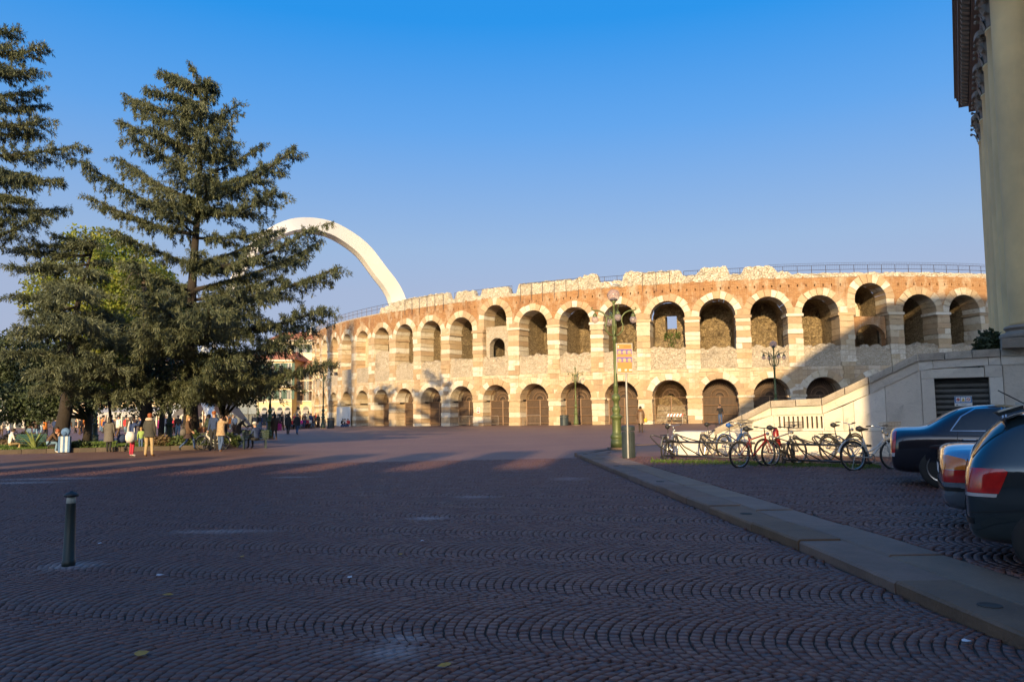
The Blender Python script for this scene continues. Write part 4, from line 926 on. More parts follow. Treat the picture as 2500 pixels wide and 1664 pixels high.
TM.add(R,[(i*5+q,i*5+(q+1)%5,i*5+5+(q+1)%5,i*5+5+q) for i in range(len(C)-1) for q in range(5)]); tl=TM.build('tail',m_steel,com,smooth=True); tl.data.set_sharp_from_angle(angle=.5)
SC=P3(500,930,77)
def ray_(tip,w,name='star_ray'):
    m_=MB(); d=(tip-SC).normalized(); a=d.cross(Vector((0,1,.2))).normalized(); b_=d.cross(a); m_.add([SC+a*w*.9,SC+b_*w*.7,SC-a*w*.9,SC-b_*w*.7,tip],[(0,1,4),(1,2,4),(2,3,4),(3,0,4)]); m_.build(name,m_steelb,com)
for px,py,dz in ((388,1052,-4),(522,1058,-6),(622,1048,-3),(470,1046,3),(560,1044,4)):
    ray_(at(px,py),1.5)
for px,py,dz in ((420,860,0),(585,835,0),(500,800,-3),(440,930,-6),(560,920,-7)): ray_(P3(px,py,77+dz),1.1)
# ---------------------------------------------------------------- houses on the far side of the square
m_roof=mat('terracotta_roof',(.42,.16,.075),.9,0,(.32,.12,.06),1.5,bmp=.05,bscale=5); m_shg=mat('green_shutter',(.02,.07,.05),.6); m_shb=mat('brown_shutter',(.12,.07,.045),.7); m_pane=mat('window_glass',(.04,.05,.06),.1,0,(.06,.07,.08),2); m_trim=mat('pale_trim',(.62,.55,.46),.85); m_awn=mat('white_awning',(.40,.38,.36),.8); m_iron2=mat('balcony_iron',(.05,.05,.055),.5)
def house(label,px0,px1,Y,H,wall,floors,bays,rz=0,arc=True,shut=m_shg,roof_h=1.8,depth=12,roofc=None,awn=True):
    a=ray(px0,1008).x*Y; b_=ray(px1,1008).x*Y; w=b_-a; g=gz(a,Y); T=thing('town_house',label,'house',((a+b_)/2,Y,g-.2),rz); H+=.2
    m_=MB(); m_.box((0,depth/2,H/2),(w,depth,H)); m_.build('wall',wall,T)
    r_=MB(); o=.5; r_.add([(-w/2-o,-o,H),(w/2+o,-o,H),(w/2+o,depth+o,H),(-w/2-o,depth+o,H),(-w/2+w*.12,depth/2,H+roof_h),(w/2-w*.12,depth/2,H+roof_h)],[(0,1,5,4),(1,2,5),(2,3,4,5),(3,0,4),(3,2,1,0)]); rf=r_.build('roof',roofc or m_roof,T)
    e_=MB(); e_.box((0,-.22,H-.15),(w+.5,.5,.28)); e_.build('cornice',m_trim,T)
    c_=MB(); c_.box((w*.25,depth*.35,H+roof_h*.8+.3),(.7,.7,1.6)); c_.build('chimney',wall,rf)
    g0=3.9 if arc else 3.2; bw=w/bays
    if floors>1:
        c_=MB(); c_.box((0,-.06,g0+.25),(w+.02,.14,.22)); c_.build('string_course',m_trim,T)
    wm=MB(); wm.box((0,.0,0),(.95,.10,1.5)); wme=wm.mesh('window',m_pane); fm=MB()
    for sx in (-.53,.53): fm.box((sx,-.03,0),(.1,.1,1.62))
    fm.box((0,-.03,.80),(1.16,.1,.1)); fm.box((0,-.05,-.82),(1.3,.2,.09)); fm.box((0,-.035,0),(.05,.06,1.5)); fme=fm.mesh('frame',m_trim); sm=MB(); sm.box((0,-.06,0),(.5,.06,1.55)); sme=sm.mesh('shutter',shut)
    fh=(H-g0-.5)/max(1,floors-1)
    for f in range(1,floors):
        for k in range(bays):
            x=-w/2+bw*(k+.5); z=g0+fh*(f-.42)+.1; o=link('window',wme,T,(x,-.0,z)); link('frame',fme,o)
            for sx in (-.82,.82): link('shutter',sme,o,(sx,0,0))
            if f==2 and k%2==0 and floors>2:
                q=MB(); q.box((0,-.45,-.95),(1.9,.9,.14)); 
                for j in range(11): q.tube([(-.9+.18*j,-.86,-.9),(-.9+.18*j,-.86,.0)],.012,4)
                q.tube([(-.92,-.86,0),(.92,-.86,0)],.025,4); q.build('balcony',m_trim,o)
    for k in range(bays):
        x=-w/2+bw*(k+.5); q=MB(); hw=min(1.2,bw*.34); hz=2.5
        if arc: P=[(-hw,0),(hw,0)]+[(hw*cos(pi*j/10),hz+hw*sin(pi*j/10)) for j in range(11)]
        else: P=[(-hw,0),(hw,0),(hw,2.7),(-hw,2.7)]
        q.prism(P,-.03,.03,lambda xx,zz,y:Vector((xx,y,zz))); o=q.build('archway' if arc else 'shop_window',m_pane,T,loc=(x,-.01,.2))
        q=MB()
        if arc: q.tube([( (hw+.12)*cos(pi*j/12),-.05,hz+(hw+.12)*sin(pi*j/12)) for j in range(13)],.13,4); q.box((hw+.12,-.05,hz/2),(.22,.12,hz)); q.box((-hw-.12,-.05,hz/2),(.22,.12,hz))
        else: q.box((0,-.05,2.78),(2*hw+.3,.14,.16))
        q.build('surround',m_trim,o)
        if awn:
            q=MB(); q.add([(-hw,-.06,hz),(hw,-.06,hz),(hw,-.9,hz-.45),(-hw,-.9,hz-.45),(hw,-.9,hz-.65),(-hw,-.9,hz-.65)],[(0,1,2,3),(3,2,4,5)]); q.build('awning',m_awn,o)
    return T
def wallm(n,c): return mat(n,c,.9,0,tuple(x*.85 for x in c),.8,bmp=.01)
W1=wallm('yellow_plaster',(.66,.52,.28)); W2=wallm('cream_wall',(.64,.55,.40)); W3=wallm('pink_plaster',(.60,.40,.28)); W4=wallm('pale_ochre',(.62,.47,.26)); W5=wallm('grey_plaster',(.5,.46,.42))
house('yellow arcaded house beside the amphitheatre, with white balconies',618,712,128,11.0,W1,4,5)
house('narrow ochre house touching the left end of the amphitheatre',716,800,131,9.6,W4,4,4,0,True,m_shb)
house('tall cream house behind the yellow arcaded house, topped by a red roof',655,770,150,16.5,W2,5,6,0,False,m_shg,2.2)
house('pink house with wide terracotta roof left of the yellow arcaded house',500,612,136,11.2,W3,4,6,0,False,m_shb,2.0)
house('cream house seen under the tall cedar, with brown shutters',388,496,140,11.5,W2,4,6,0,True,m_shb)
house('ochre house glimpsed between the two cedars',262,384,142,13.0,W4,4,7,0,True,m_shg)
house('brick pink house glimpsed behind the grey green cedar',120,258,142,14.0,W3,4,8,0,False,m_shb)
house('pale house at the far left behind the lawn',-60,116,140,11.0,W5,4,9,0,False,m_shg)
cn=[]
for k,(px0,px1) in enumerate(((198,262),(266,330),(334,395),(400,450))):
    Y=104; a=ray(px0,1000).x*Y; b_=ray(px1,1000).x*Y; w=b_-a; T=thing('cafe_canopy',('leftmost','second','third','rightmost')[k]+' white cafe canopy of the far terrace row under the trees','canopy',((a+b_)/2,Y,gz(a,Y)),0,'cafe canopies')
    m_=MB(); m_.add([(-w/2,0,2.5),(w/2,0,2.5),(w/2,3,3.2),(-w/2,3,3.2),(-w/2,0,2.15),(w/2,0,2.15)],[(0,1,2,3),(0,1,5,4)]); m_.build('awning',m_awn,T)
    for x in (-w/2+.1,w/2-.1):
        for y in (.1,2.9): m_=MB(); m_.tube([(x,y,0),(x,y,2.5+.7*(y>1))],.05,5); m_.build('pole',m_iron2,T)
T=thing('glass_veranda','glass veranda with blue awning edge in front of the pink house','veranda',atd(575,118)); m_=MB(); w=6.5
m_.box((0,0,3.0),(w,.08,2.2)); m_.build('glazing',mat('veranda_glass',(.16,.19,.22),.15),T); m_=MB(); m_.box((0,-.5,4.4),(w+.6,1.6,.3)); m_.build('awning',mat('blue_awning',(.10,.22,.45),.6,0,(.5,.55,.62),1.2),T)
for k in range(6): m_=MB(); m_.tube([(-w/2+w*k/5,-.08,0),(-w/2+w*k/5,-.08,4.2)],.06,5); m_.build('post',m_iron2,T)
m_=MB(); m_.box((0,.3,1.0),(w,.1,1.9)); m_.build('base_wall',m_shut,T)
# ---------------------------------------------------------------- street lamps
m_green=mat('green_cast_iron',(.12,.145,.045),.45,.15,(.08,.10,.035),6,bmp=.004,bscale=30); m_dgreen=mat('dark_green_iron',(.035,.06,.045),.5,.15,(.025,.04,.03),6)
def glass_mat():
    M,t,b=nodes('milky_globe'); b.inputs['Base Color'].default_value=(.48,.40,.42,1); b.inputs['Roughness'].default_value=.12
    tr=t.nodes.new('ShaderNodeBsdfTransparent'); tr.inputs[0].default_value=(.93,.88,.86,1); x=t.nodes.new('ShaderNodeMixShader'); x.inputs[0].default_value=.6
    t.links.new(b.outputs[0],x.inputs[1]); t.links.new(tr.outputs[0],x.inputs[2]); t.links.new(x.outputs[0],t.nodes['Material Output'].inputs[0]); return M
m_globe=glass_mat(); m_fit=mat('lamp_fitting',(.12,.12,.13),.4,.6)
def street_lamp(label,loc,H,iron,narms=4,globes=True,rz=0,group='cast iron street lamps'):
    T=thing('street_lamp',label,'street lamp',loc,rz,group); k=H/6.1
    b=MB(); b.box((0,0,.03),(.62,.62,.08),pi/4*0); b.build('plinth',m_slab2,T)
    pr=[(.24,.07),(.24,.34),(.20,.36),(.245,.42),(.25,.50),(.20,.56),(.175,.60),(.165,.70),(.16,1.05),(.165,1.12),(.225,1.18),(.225,1.24),(.15,1.27),(.13,1.34),(.155,1.42),(.165,1.52),(.12,1.58),(.10,1.62),(.10,1.78),(.15,1.82),(.165,1.92),(.14,2.0),(.085,2.05),(.08,2.10),(.095,2.12),(.085,2.35),(.095,2.38),(.07,2.42),(.062,4.05),(.085,4.08),(.09,4.16),(.06,4.2),(.05,4.6),(.065,4.63),(.05,4.66),(.045,5.35),(.06,5.37),(.04,5.42),(.055,5.5),(.11,5.56)]
    b=MB(); b.lathe([(r*k,z*k) for r,z in pr],18); b.build('post',iron,T,smooth=True)
    for a in range(narms):
        an=a*2*pi/narms; d=Vector((cos(an),sin(an),0)); am=MB(); P=[]
        for r,z in ((.04,4.25),(.18,4.30),(.31,4.45),(.34,4.65),(.28,4.80),(.30,4.98),(.42,5.12),(.58,5.20),(.76,5.21),(.84,5.24),(.85,5.31),(.80,5.33)): P.append(d*(r*k)+Vector((0,0,z*k)))
        am.tube(P,[.03*k]*9+[.022*k]*3,6); am.tube([d*(.30*k)+Vector((0,0,4.95*k)),d*(.2*k)+Vector((0,0,5.0*k)),d*(.14*k)+Vector((0,0,4.9*k)),d*(.18*k)+Vector((0,0,4.78*k))],.016*k,5)
        am.tube([d*(.73*k)+Vector((0,0,5.21*k)),d*(.73*k)+Vector((0,0,5.08*k))],.015*k,5); am.lathe([(.03*k,5.11*k),(.07*k,5.06*k),(.10*k,4.98*k),(.09*k,4.97*k)],10,tuple(d*(.73*k)),0)
        arm=am.build('arm',iron,T,smooth=True)
        if globes: g=MB(); g.ball(d*(.73*k)+Vector((0,0,4.86*k)),.135*k,14,9,0,1,1,1.05); g.build('globe',m_globe,arm,smooth=True)
    if globes:
        g=MB(); g.ball((0,0,5.78*k),.24*k,18,12); g.build('globe',m_globe,T,smooth=True); g=MB(); g.lathe([(.10*k,5.56*k),(.16*k,5.60*k),(.12*k,5.66*k),(.05*k,5.7*k)],12); g.build('fitting',m_fit,T)
    else: g=MB(); g.lathe([(.05*k,5.5*k),(.09*k,5.6*k),(.03*k,5.75*k),(.015*k,6.0*k)],10); g.build('finial',iron,T)
    return T
def gp(px,py,h=0): p=at(px,py,h); return p
L1=gp(1507,1096,KH-.02); street_lamp('large green street lamp with glass globes at the tip of the kerb',L1,6.05,m_green,4,True,.06)
# gull on the big globe
gb=thing('seagull','white and grey seagull perched on top of the big lamp globe','bird',L1+Vector((.03,0,6.0)),-.2); m_gull=mat('white_feathers',(.78,.76,.72),.8); m_grey=mat('grey_feathers',(.36,.38,.42),.8); m_beak=mat('yellow_beak',(.6,.38,.05),.5)
b=MB(); b.tube([(.19,0,.10),(.10,0,.115),(0,0,.125),(-.08,0,.15),(-.115,0,.19),(-.13,0,.225),(-.15,0,.24),(-.185,0,.235)],[.012,.05,.068,.062,.04,.036,.036,.012],8); bd=b.build('body',m_gull,gb,smooth=True)
for s in (-1,1):
    b=MB(); b.tube([(-.06,s*.05,.15),(.05,s*.06,.145),(.17,s*.03,.125),(.25,s*.012,.115)],[.03,.042,.028,.006],6); b.build('wing',m_grey,gb,smooth=True); b=MB(); b.tube([(.0,s*.025,.08),(.0,s*.025,.0)],.006,4); b.build('leg',m_beak,gb)
b=MB(); b.tube([(-.18,0,.236),(-.225,0,.228)],[.012,.003],5); b.build('beak',m_beak,gb)
p=atd(1406,76); street_lamp('small green lamp with curled arms before the gate left of the sign panel',p,6.2,m_green,4,False,.3)
p=atd(1895,53); street_lamp('green lamp rising behind the staircase parapet',p,6.2,m_green,4,True,.1)
p=at(658,1071); street_lamp('green lamp with sunlit post under the tips of the tall cedar',p,6.1,m_green,4,True,.5)
p=atd(789,86); street_lamp('dark iron lamp at the left end of the amphitheatre wall',p,6.6,m_dgreen,4,False,.2)
p=at(231,1079); street_lamp('dark green lamp in the shade between suitcase and grey coated woman',p,6.1,m_dgreen,4,True,.2)
p=atd(415,43); street_lamp('thin dark lamp half hidden behind the trees near the man in khaki trousers',p,6.1,m_dgreen,4,True,.1)
p=atd(630,95); street_lamp('faint far green lamp in front of the yellow arcaded house',p,6.1,m_green,4,True,.4)
# floodlight box on the lamp behind the stairs
# ---------------------------------------------------------------- sign panel, bins, bollard
m_pole=mat('galvanised_pole',(.42,.41,.40),.4,.5); m_orange=mat('poster_orange',(.50,.20,.04),.6,0,(.54,.25,.07),1.5); m_violet=mat('poster_violet',(.13,.10,.34),.6,0,(.20,.14,.32),9); m_peach=mat('poster_peach',(.62,.28,.20),.6,0,(.66,.38,.18),14); m_wht=mat('poster_white',(.76,.72,.64),.6); m_red2=mat('poster_red',(.66,.17,.03),.6)
SP=at(1534,1120,KH-.02); sgn=thing('sign_panel','tall pole with an orange poster panel showing two rows of violet pictures','sign',SP,.04)
b=MB(); b.tube([(0,0,0),(0,0,3.45)],.03,10); b.build('pole',m_pole,sgn)
b=MB(); b.box((-.05,-.045,3.0),(.50,.03,.90)); pn=b.build('panel',m_pole,sgn)
b=MB(); b.box((-.05,-.063,3.0),(.45,.006,.85)); b.build('poster',m_orange,pn)
for z in (3.20,2.96):
    b=MB(); b.box((-.05,-.069,z),(.44,.005,.15)); b.build('picture_strip',m_violet,pn)
    for k in range(3): b=MB(); b.lathe([(.055,0),(.05,.004),(.0,.004)],14,(0,0,0),0,Matrix.Translation((-.05+(k-1)*.146,-.0715,z-.02))@Matrix.Rotation(pi/2,4,'X')); b.build('picture',m_peach,pn)
b=MB(); b.box((.03,-.069,3.345),(.20,.004,.035)); b.build('headline',m_red2,pn); b=MB(); b.box((-.23,-.069,3.345),(.04,.004,.06)); b.build('emblem',m_wht,pn)
for x,w,h in ((-.21,.09,.09),(-.02,.07,.06),(.12,.09,.05)): b=MB(); b.box((x,-.069,2.645),(w,.004,h)); b.build('logo',m_wht,pn)
m_bin=mat('dark_bin',(.045,.06,.065),.5,.2,(.03,.04,.045),3)
def bin_(label,loc,h,r,rz=0):
    T=thing('litter_bin',label,'bin',loc,rz,'litter bins'); b=MB(); b.lathe([(r*.95,0),(r,.03),(r,h*.80),(r*.97,h*.82)],20); b.build('body',m_bin,T,smooth=False)
    b=MB(); b.lathe([(r*1.06,h*.84),(r*1.08,h*.88),(r*1.08,h*.97),(r*.9,h),(r*.2,h*1.01)],20); b.build('lid',m_bin,T)
    b=MB()
    for k in range(20): a=2*pi*k/20; b.tube([(r*1.01*cos(a),r*1.01*sin(a),.05),(r*1.01*cos(a),r*1.01*sin(a),h*.78)],.008,4)
    b.build('ribs',m_bin,T); return T
bin_('dark round litter bin beside the sign pole',SP+Vector((.06,.30,0)),.98,.19); bin_('grey bin by the gate behind the small curled lamp',atd(1377,77.5),1.05,.42); bin_('stone coloured bin by the dark lamp at the amphitheatre end',atd(808,88),1.2,.4)
bo=thing('bollard','dark green round bollard with white band alone on the paving','bollard',at(167,1385)); hB=(CAMZ+ray(168,1198).z*at(167,1385).y)-at(167,1385).z
b=MB(); b.lathe([(.066,0),(.066,.10*hB),(.060,.105*hB),(.047,.83*hB),(.047,.84*hB)],22); b.build('post',mat('bollard_paint',(.018,.032,.032),.45,.2,(.014,.024,.024),4),bo,smooth=True)
b=MB(); b.lathe([(.0475,.842*hB),(.044,.90*hB),(.040,.925*hB)],22); b.build('reflective_band',mat('white_band',(.55,.62,.60),.4,0,(.35,.42,.40),20),bo,smooth=True)
b=MB(); b.lathe([(.04,.926*hB),(.072,.93*hB),(.074,.95*hB),(.05,.975*hB),(.018,.99*hB),(.012,hB)],22); b.build('cap',m_blk,bo,smooth=True)
b=MB(); b.lathe([(.14,.004),(.13,.016),(.07,.02)],16,(0,0,0)); b.build('mortar_collar',mat('mortar',(.3,.29,.28),.9),bo)
# ---------------------------------------------------------------- bicycles
m_tyre=mat('tyre_rubber',(.022,.021,.02),.85); m_chrome=mat('bicycle_chrome',(.55,.54,.52),.25,.9); m_sadd=mat('saddle_black',(.025,.024,.024),.6); m_basket=mat('wire_basket',(.20,.19,.17),.5,.5); m_wick=mat('wicker_basket',(.30,.13,.05),.8)
def bicycle(label,loc,rz,frame,style='city',basket=None,saddle=None,lean=0.0,rack=False,R=.335,group='parked bicycles',steer=0.0,fender=None):
    T=thing('bicycle',label,'bicycle',loc,rz,group); T.rotation_euler=(lean,0,rz); WB=1.06
    for x in (0,WB):
        st=steer if x>0 else 0; RM=Matrix.Translation((x,0,R))@Matrix.Rotation(st,4,'Z')
        w=MB(); w.tube([RM@Vector((R*.955*cos(a*2*pi/28),0,R*.955*sin(a*2*pi/28))) for a in range(28)],.021,6,0,True); wh=w.build('wheel',m_tyre,T,smooth=True)
        w=MB(); w.tube([RM@Vector((R*.87*cos(a*2*pi/28),0,R*.87*sin(a*2*pi/28))) for a in range(28)],.013,5,0,True); w.tube([RM@Vector((0,-.04,0)),RM@Vector((0,.04,0))],.022,6); w.build('rim',m_chrome,wh)
        w=MB()
        for a in range(18): t=a*2*pi/18; w.tube([RM@Vector((.02*cos(t+1),(-1)**a*.03,.02*sin(t+1))),RM@Vector((R*.87*cos(t),0,R*.87*sin(t)))],.0022,3)
        w.build('spokes',m_chrome,wh)
        if style!='mountain':
            w=MB(); a0=(.25,2.9) if x==0 else (.55,2.3); w.tube([RM@Vector(((R+.035)*cos(a0[0]+(a0[1]-a0[0])*q/9),0,(R+.035)*sin(a0[0]+(a0[1]-a0[0])*q/9))) for q in range(10)],.022,4); w.build('mudguard',fender or frame,T)
    bb=Vector((.44,0,.29)); st=Vector((.30,0,.74)); hd=Vector((.86,0,.80)); hl=Vector((.885,0,.66)); f=MB()
    if style=='mountain': f.tube([st+Vector((.02,0,-.06)),hd],.019,7)
    else: f.tube([bb+Vector((-.02,0,.14)) if style=='step' else st+Vector((.06,0,-.22)),bb.lerp(hl,.55)+Vector((0,0,.06)),hl+Vector((0,0,.07))],.02,7)
    f.tube([bb,hl],.024,7); f.tube([bb,st],.018,7); f.tube([hl-Vector((.0,0,.02)),hd+Vector((-.01,0,.03))],.024,7)
    for s in (-1,1):
        f.tube([bb+Vector((0,s*.04,0)),Vector((0,s*.06,R))],.012,5); f.tube([st+Vector((.015,s*.02,-.1)),Vector((0,s*.06,R))],.011,5)
        RM=Matrix.Translation((WB,0,R))@Matrix.Rotation(steer,4,'Z'); f.tube([hl+Vector((0,s*.05,0)),RM@Vector((-.02,s*.055,.02)),RM@Vector((0,s*.055,0))],.014,5)
    f.build('frame',frame,T,smooth=True)
    c=MB(); c.tube([bb+Vector((.09*cos(a*2*pi/20),-.055,.09*sin(a*2*pi/20))) for a in range(20)],.010,5,0,True); c.tube([bb+Vector((0,-.06,0)),bb+Vector((.12,-.075,-.11))],.012,5); c.tube([bb+Vector((0,.06,0)),bb+Vector((-.12,.075,.11))],.012,5); c.box(bb+Vector((.12,-.12,-.115)),(.09,.08,.025)); c.box(bb+Vector((-.12,.12,.115)),(.09,.08,.025)); c.tube([bb+Vector((0,-.058,.09)),Vector((0,-.058,R+.04)),Vector((0,-.058,R-.04)),bb+Vector((0,-.058,-.09))],.006,4); c.build('crank',m_chrome,T)
    s_=MB(); s_.tube([st,st+Vector((-.025,0,.16))],.013,6); sp_=s_.build('seat_post',m_chrome,T)
    s_=MB(); s_.tube([st+Vector((.16,0,.20)),st+Vector((.04,0,.205)),st+Vector((-.06,0,.215)),st+Vector((-.14,0,.22))],[.016,.032,.075,.05],8); q=s_.build('saddle',saddle or m_sadd,T,smooth=True)
    h=MB(); up=hd+Vector((-.03,0,.16)); h.tube([hd,up],.014,6)
    if style=='mountain': h.tube([up+Vector((-.04,-.30,.02)),up+Vector((.03,-.1,0)),up+Vector((.03,.1,0)),up+Vector((-.04,.30,.02))],.012,6)
    else: h.tube([up+Vector((-.20,-.27,.05)),up+Vector((-.05,-.26,.06)),up+Vector((.04,-.12,.03)),up+Vector((.03,0,0)),up+Vector((.04,.12,.03)),up+Vector((-.05,.26,.06)),up+Vector((-.20,.27,.05))],.012,6)
    hb=h.build('handlebar',m_chrome if style!='mountain' else m_sadd,T,smooth=True)
    for s in (-1,1):
        g=MB(); e=up+(Vector((-.20,s*.27,.05)) if style!='mountain' else Vector((-.04,s*.30,.02))); g.tube([e,e+(Vector((.12,-s*.01,.01)) if style!='mountain' else Vector((.03,-s*.1,-.01)))],.018,6); g.build('grip',m_sadd,hb)
    g=MB(); g.ball(hd+Vector((.09,0,.02)),.045,8,6); g.build('headlight',m_chrome,T)
    if rack:
        g=MB()
        for s in (-.06,.06): g.tube([(-.28,s,.72),(.2,s,.72)],.008,4)
        for x in (-.28,-.12,.04,.2): g.tube([(x,-.06,.72),(x,.06,.72)],.008,4)
        g.tube([(-.2,-.06,.72),(0,-.07,R)],.007,4); g.tube([(-.2,.06,.72),(0,.07,R)],.007,4); g.build('carrier',m_sadd,T)
    if basket:
        g=MB(); o=hd+Vector((.20,0,.05))
        for z,s in ((0,.78),(.08,.86),(.16,.93),(.24,1.0)): 
            P=[o+Vector((x*.15*s,y*.18*s,z)) for x,y in ((-1,-1),(1,-1),(1,1),(-1,1))]; g.tube(P,.006,4,0,True)
        for q in range(28):
            t=q/28*4; k=int(t); u=t-k; cs=((-1,-1),(1,-1),(1,1),(-1,1)); x=cs[k][0]*(1-u)+cs[(k+1)%4][0]*u; y=cs[k][1]*(1-u)+cs[(k+1)%4][1]*u
            g.tube([o+Vector((x*.15*.78,y*.18*.78,0)),o+Vector((x*.15,y*.18,.24))],.0042 if basket is m_basket else .012,3)
        g.add([o+Vector((x*.15*.78,y*.18*.78,0)) for x,y in ((-1,-1),(1,-1),(1,1),(-1,1))],[(0,1,2,3)]); g.build('basket',basket,T)
    return T
PK=lambda px,py: at(px,py,KH-.02)
fr=lambda n,c,m_=.1,r=.35: mat(n,c,r,m_,tuple(x*.85 for x in c),5)
fb_silver=fr('silver_frame',(.42,.41,.39),.7); fb_black=fr('black_frame',(.03,.03,.032)); fb_blue=fr('blue_frame',(.03,.08,.24)); fb_red=fr('red_frame',(.22,.014,.012)); fb_white=fr('white_frame',(.66,.63,.58)); fb_grey=fr('grey_frame',(.24,.24,.24),.5); m_bsad=mat('blue_saddle',(.02,.11,.42),.5)
bicycle('grey city bicycle nearest the lamp, seen from behind at the left end of the rack',PK(1622,1123),radians(62),fb_silver,'city',None,None,.05,True)
bicycle('dark mountain bicycle, second along the rack from the lamp',PK(1722,1112),radians(48),fb_black,'mountain',None,None,-.04)
bicycle('blue bicycle with a bright blue saddle and a wire basket',PK(1766,1118),radians(38),fb_blue,'step',m_basket,m_bsad,.05)
bicycle('bicycle with red frame standing in front of the blue bicycle',PK(1806,1143),radians(28),fb_red,'mountain',None,None,.04,False)
bicycle('silver and red mountain bicycle with wire basket, beside the red framed one',PK(1870,1137),radians(24),fb_silver,'mountain',m_basket,None,-.06,False,.345)
bicycle('black city bicycle with carrier and swept bars standing alone near the slotted wall',PK(2022,1124),radians(26),fb_black,'step',None,None,.03,True)
bicycle('silver white city bicycle with a basket just behind the black sedan',PK(2086,1150),radians(14),fb_white,'step',m_basket,None,-.05,True,.345)
sh=thing('red_bag','red plastic bag hanging from the silver and red mountain bicycle','bag',PK(1893,1132)+Vector((0,-.1,.42))); b=MB(); b.tube([(0,0,.52),(.01,0,.45),(.0,.01,.3),(.03,0,.12),(.05,.0,0)],[.02,.07,.10,.11,.07],8); b.build('bag',fb_red,sh,smooth=True)
# racks of bent tube
m_rack=mat('rack_steel',(.075,.072,.075),.4,.6,(.05,.05,.052),6)
def rack(label,pa,pb,nl):
    A,B=PK(*pa),PK(*pb); d=(B-A); L=d.length; an=atan2(d.y,d.x); T=thing('bicycle_rack',label,'bicycle rack',A,an,'bicycle racks')
    for z in (.12,.52): b=MB(); b.tube([(0,0,z),(L,0,z)],.03,7); b.build('rail',m_rack,T,smooth=True)
    for x in (.15,L-.15):
        b=MB(); b.tube([(x,-.35,0),(x,0,.52)],.025,6); b.tube([(x,.35,0),(x,0,.52)],.025,6); b.tube([(x,-.35,.02),(x,.35,.02)],.025,6); b.build('stand',m_rack,T)
    for k in range(nl):
        x=.4+(L-.8)*k/max(1,nl-1); s=1 if k%2 else -1; b=MB()
        P=[Vector((x,0,.14))]+[Vector((x-.62*cos(q)-.0,s*(.05+.18*sin(q*.5)),.42+.14*sin(q))) for q in ()]+[Vector((x-.35,s*.30,.40)),Vector((x-.50,s*.42,.60)),Vector((x-.56,s*.45,.68)),Vector((x-.54,s*.45,.73)),Vector((x-.46,s*.40,.72)),Vector((x-.2,s*.16,.60)),Vector((x+.05,0,.53))]
        b.tube(P,.018,6); b.build('hoop',m_rack,T,smooth=True)
rack('left bicycle rack of bent steel tube below the staircase',(1618,1122),(1845,1128),6); rack('right bicycle rack of bent steel tube reaching toward the sedan',(1912,1133),(2130,1141),6)
m_dark2=m_rack
bs_=thing('rack_bollard','short square steel post between the two bicycle racks','post',PK(1914,1134)); b=MB(); b.box((0,0,.26),(.09,.09,.52)); b.build('post',m_rack,bs_); b=MB(); b.box((0,0,.53),(.10,.10,.03)); b.build('cap',m_rack,bs_)
bs_=thing('rack_bollard','dark steel post just right of the square one between the racks','post',PK(1937,1129)); b=MB(); b.lathe([(.06,0),(.055,.5),(.04,.56),(.01,.58)],10); b.build('post',m_rack,bs_); b=MB(); b.box((0,0,.01),(.2,.2,.02)); b.build('base_plate',m_rack,bs_)
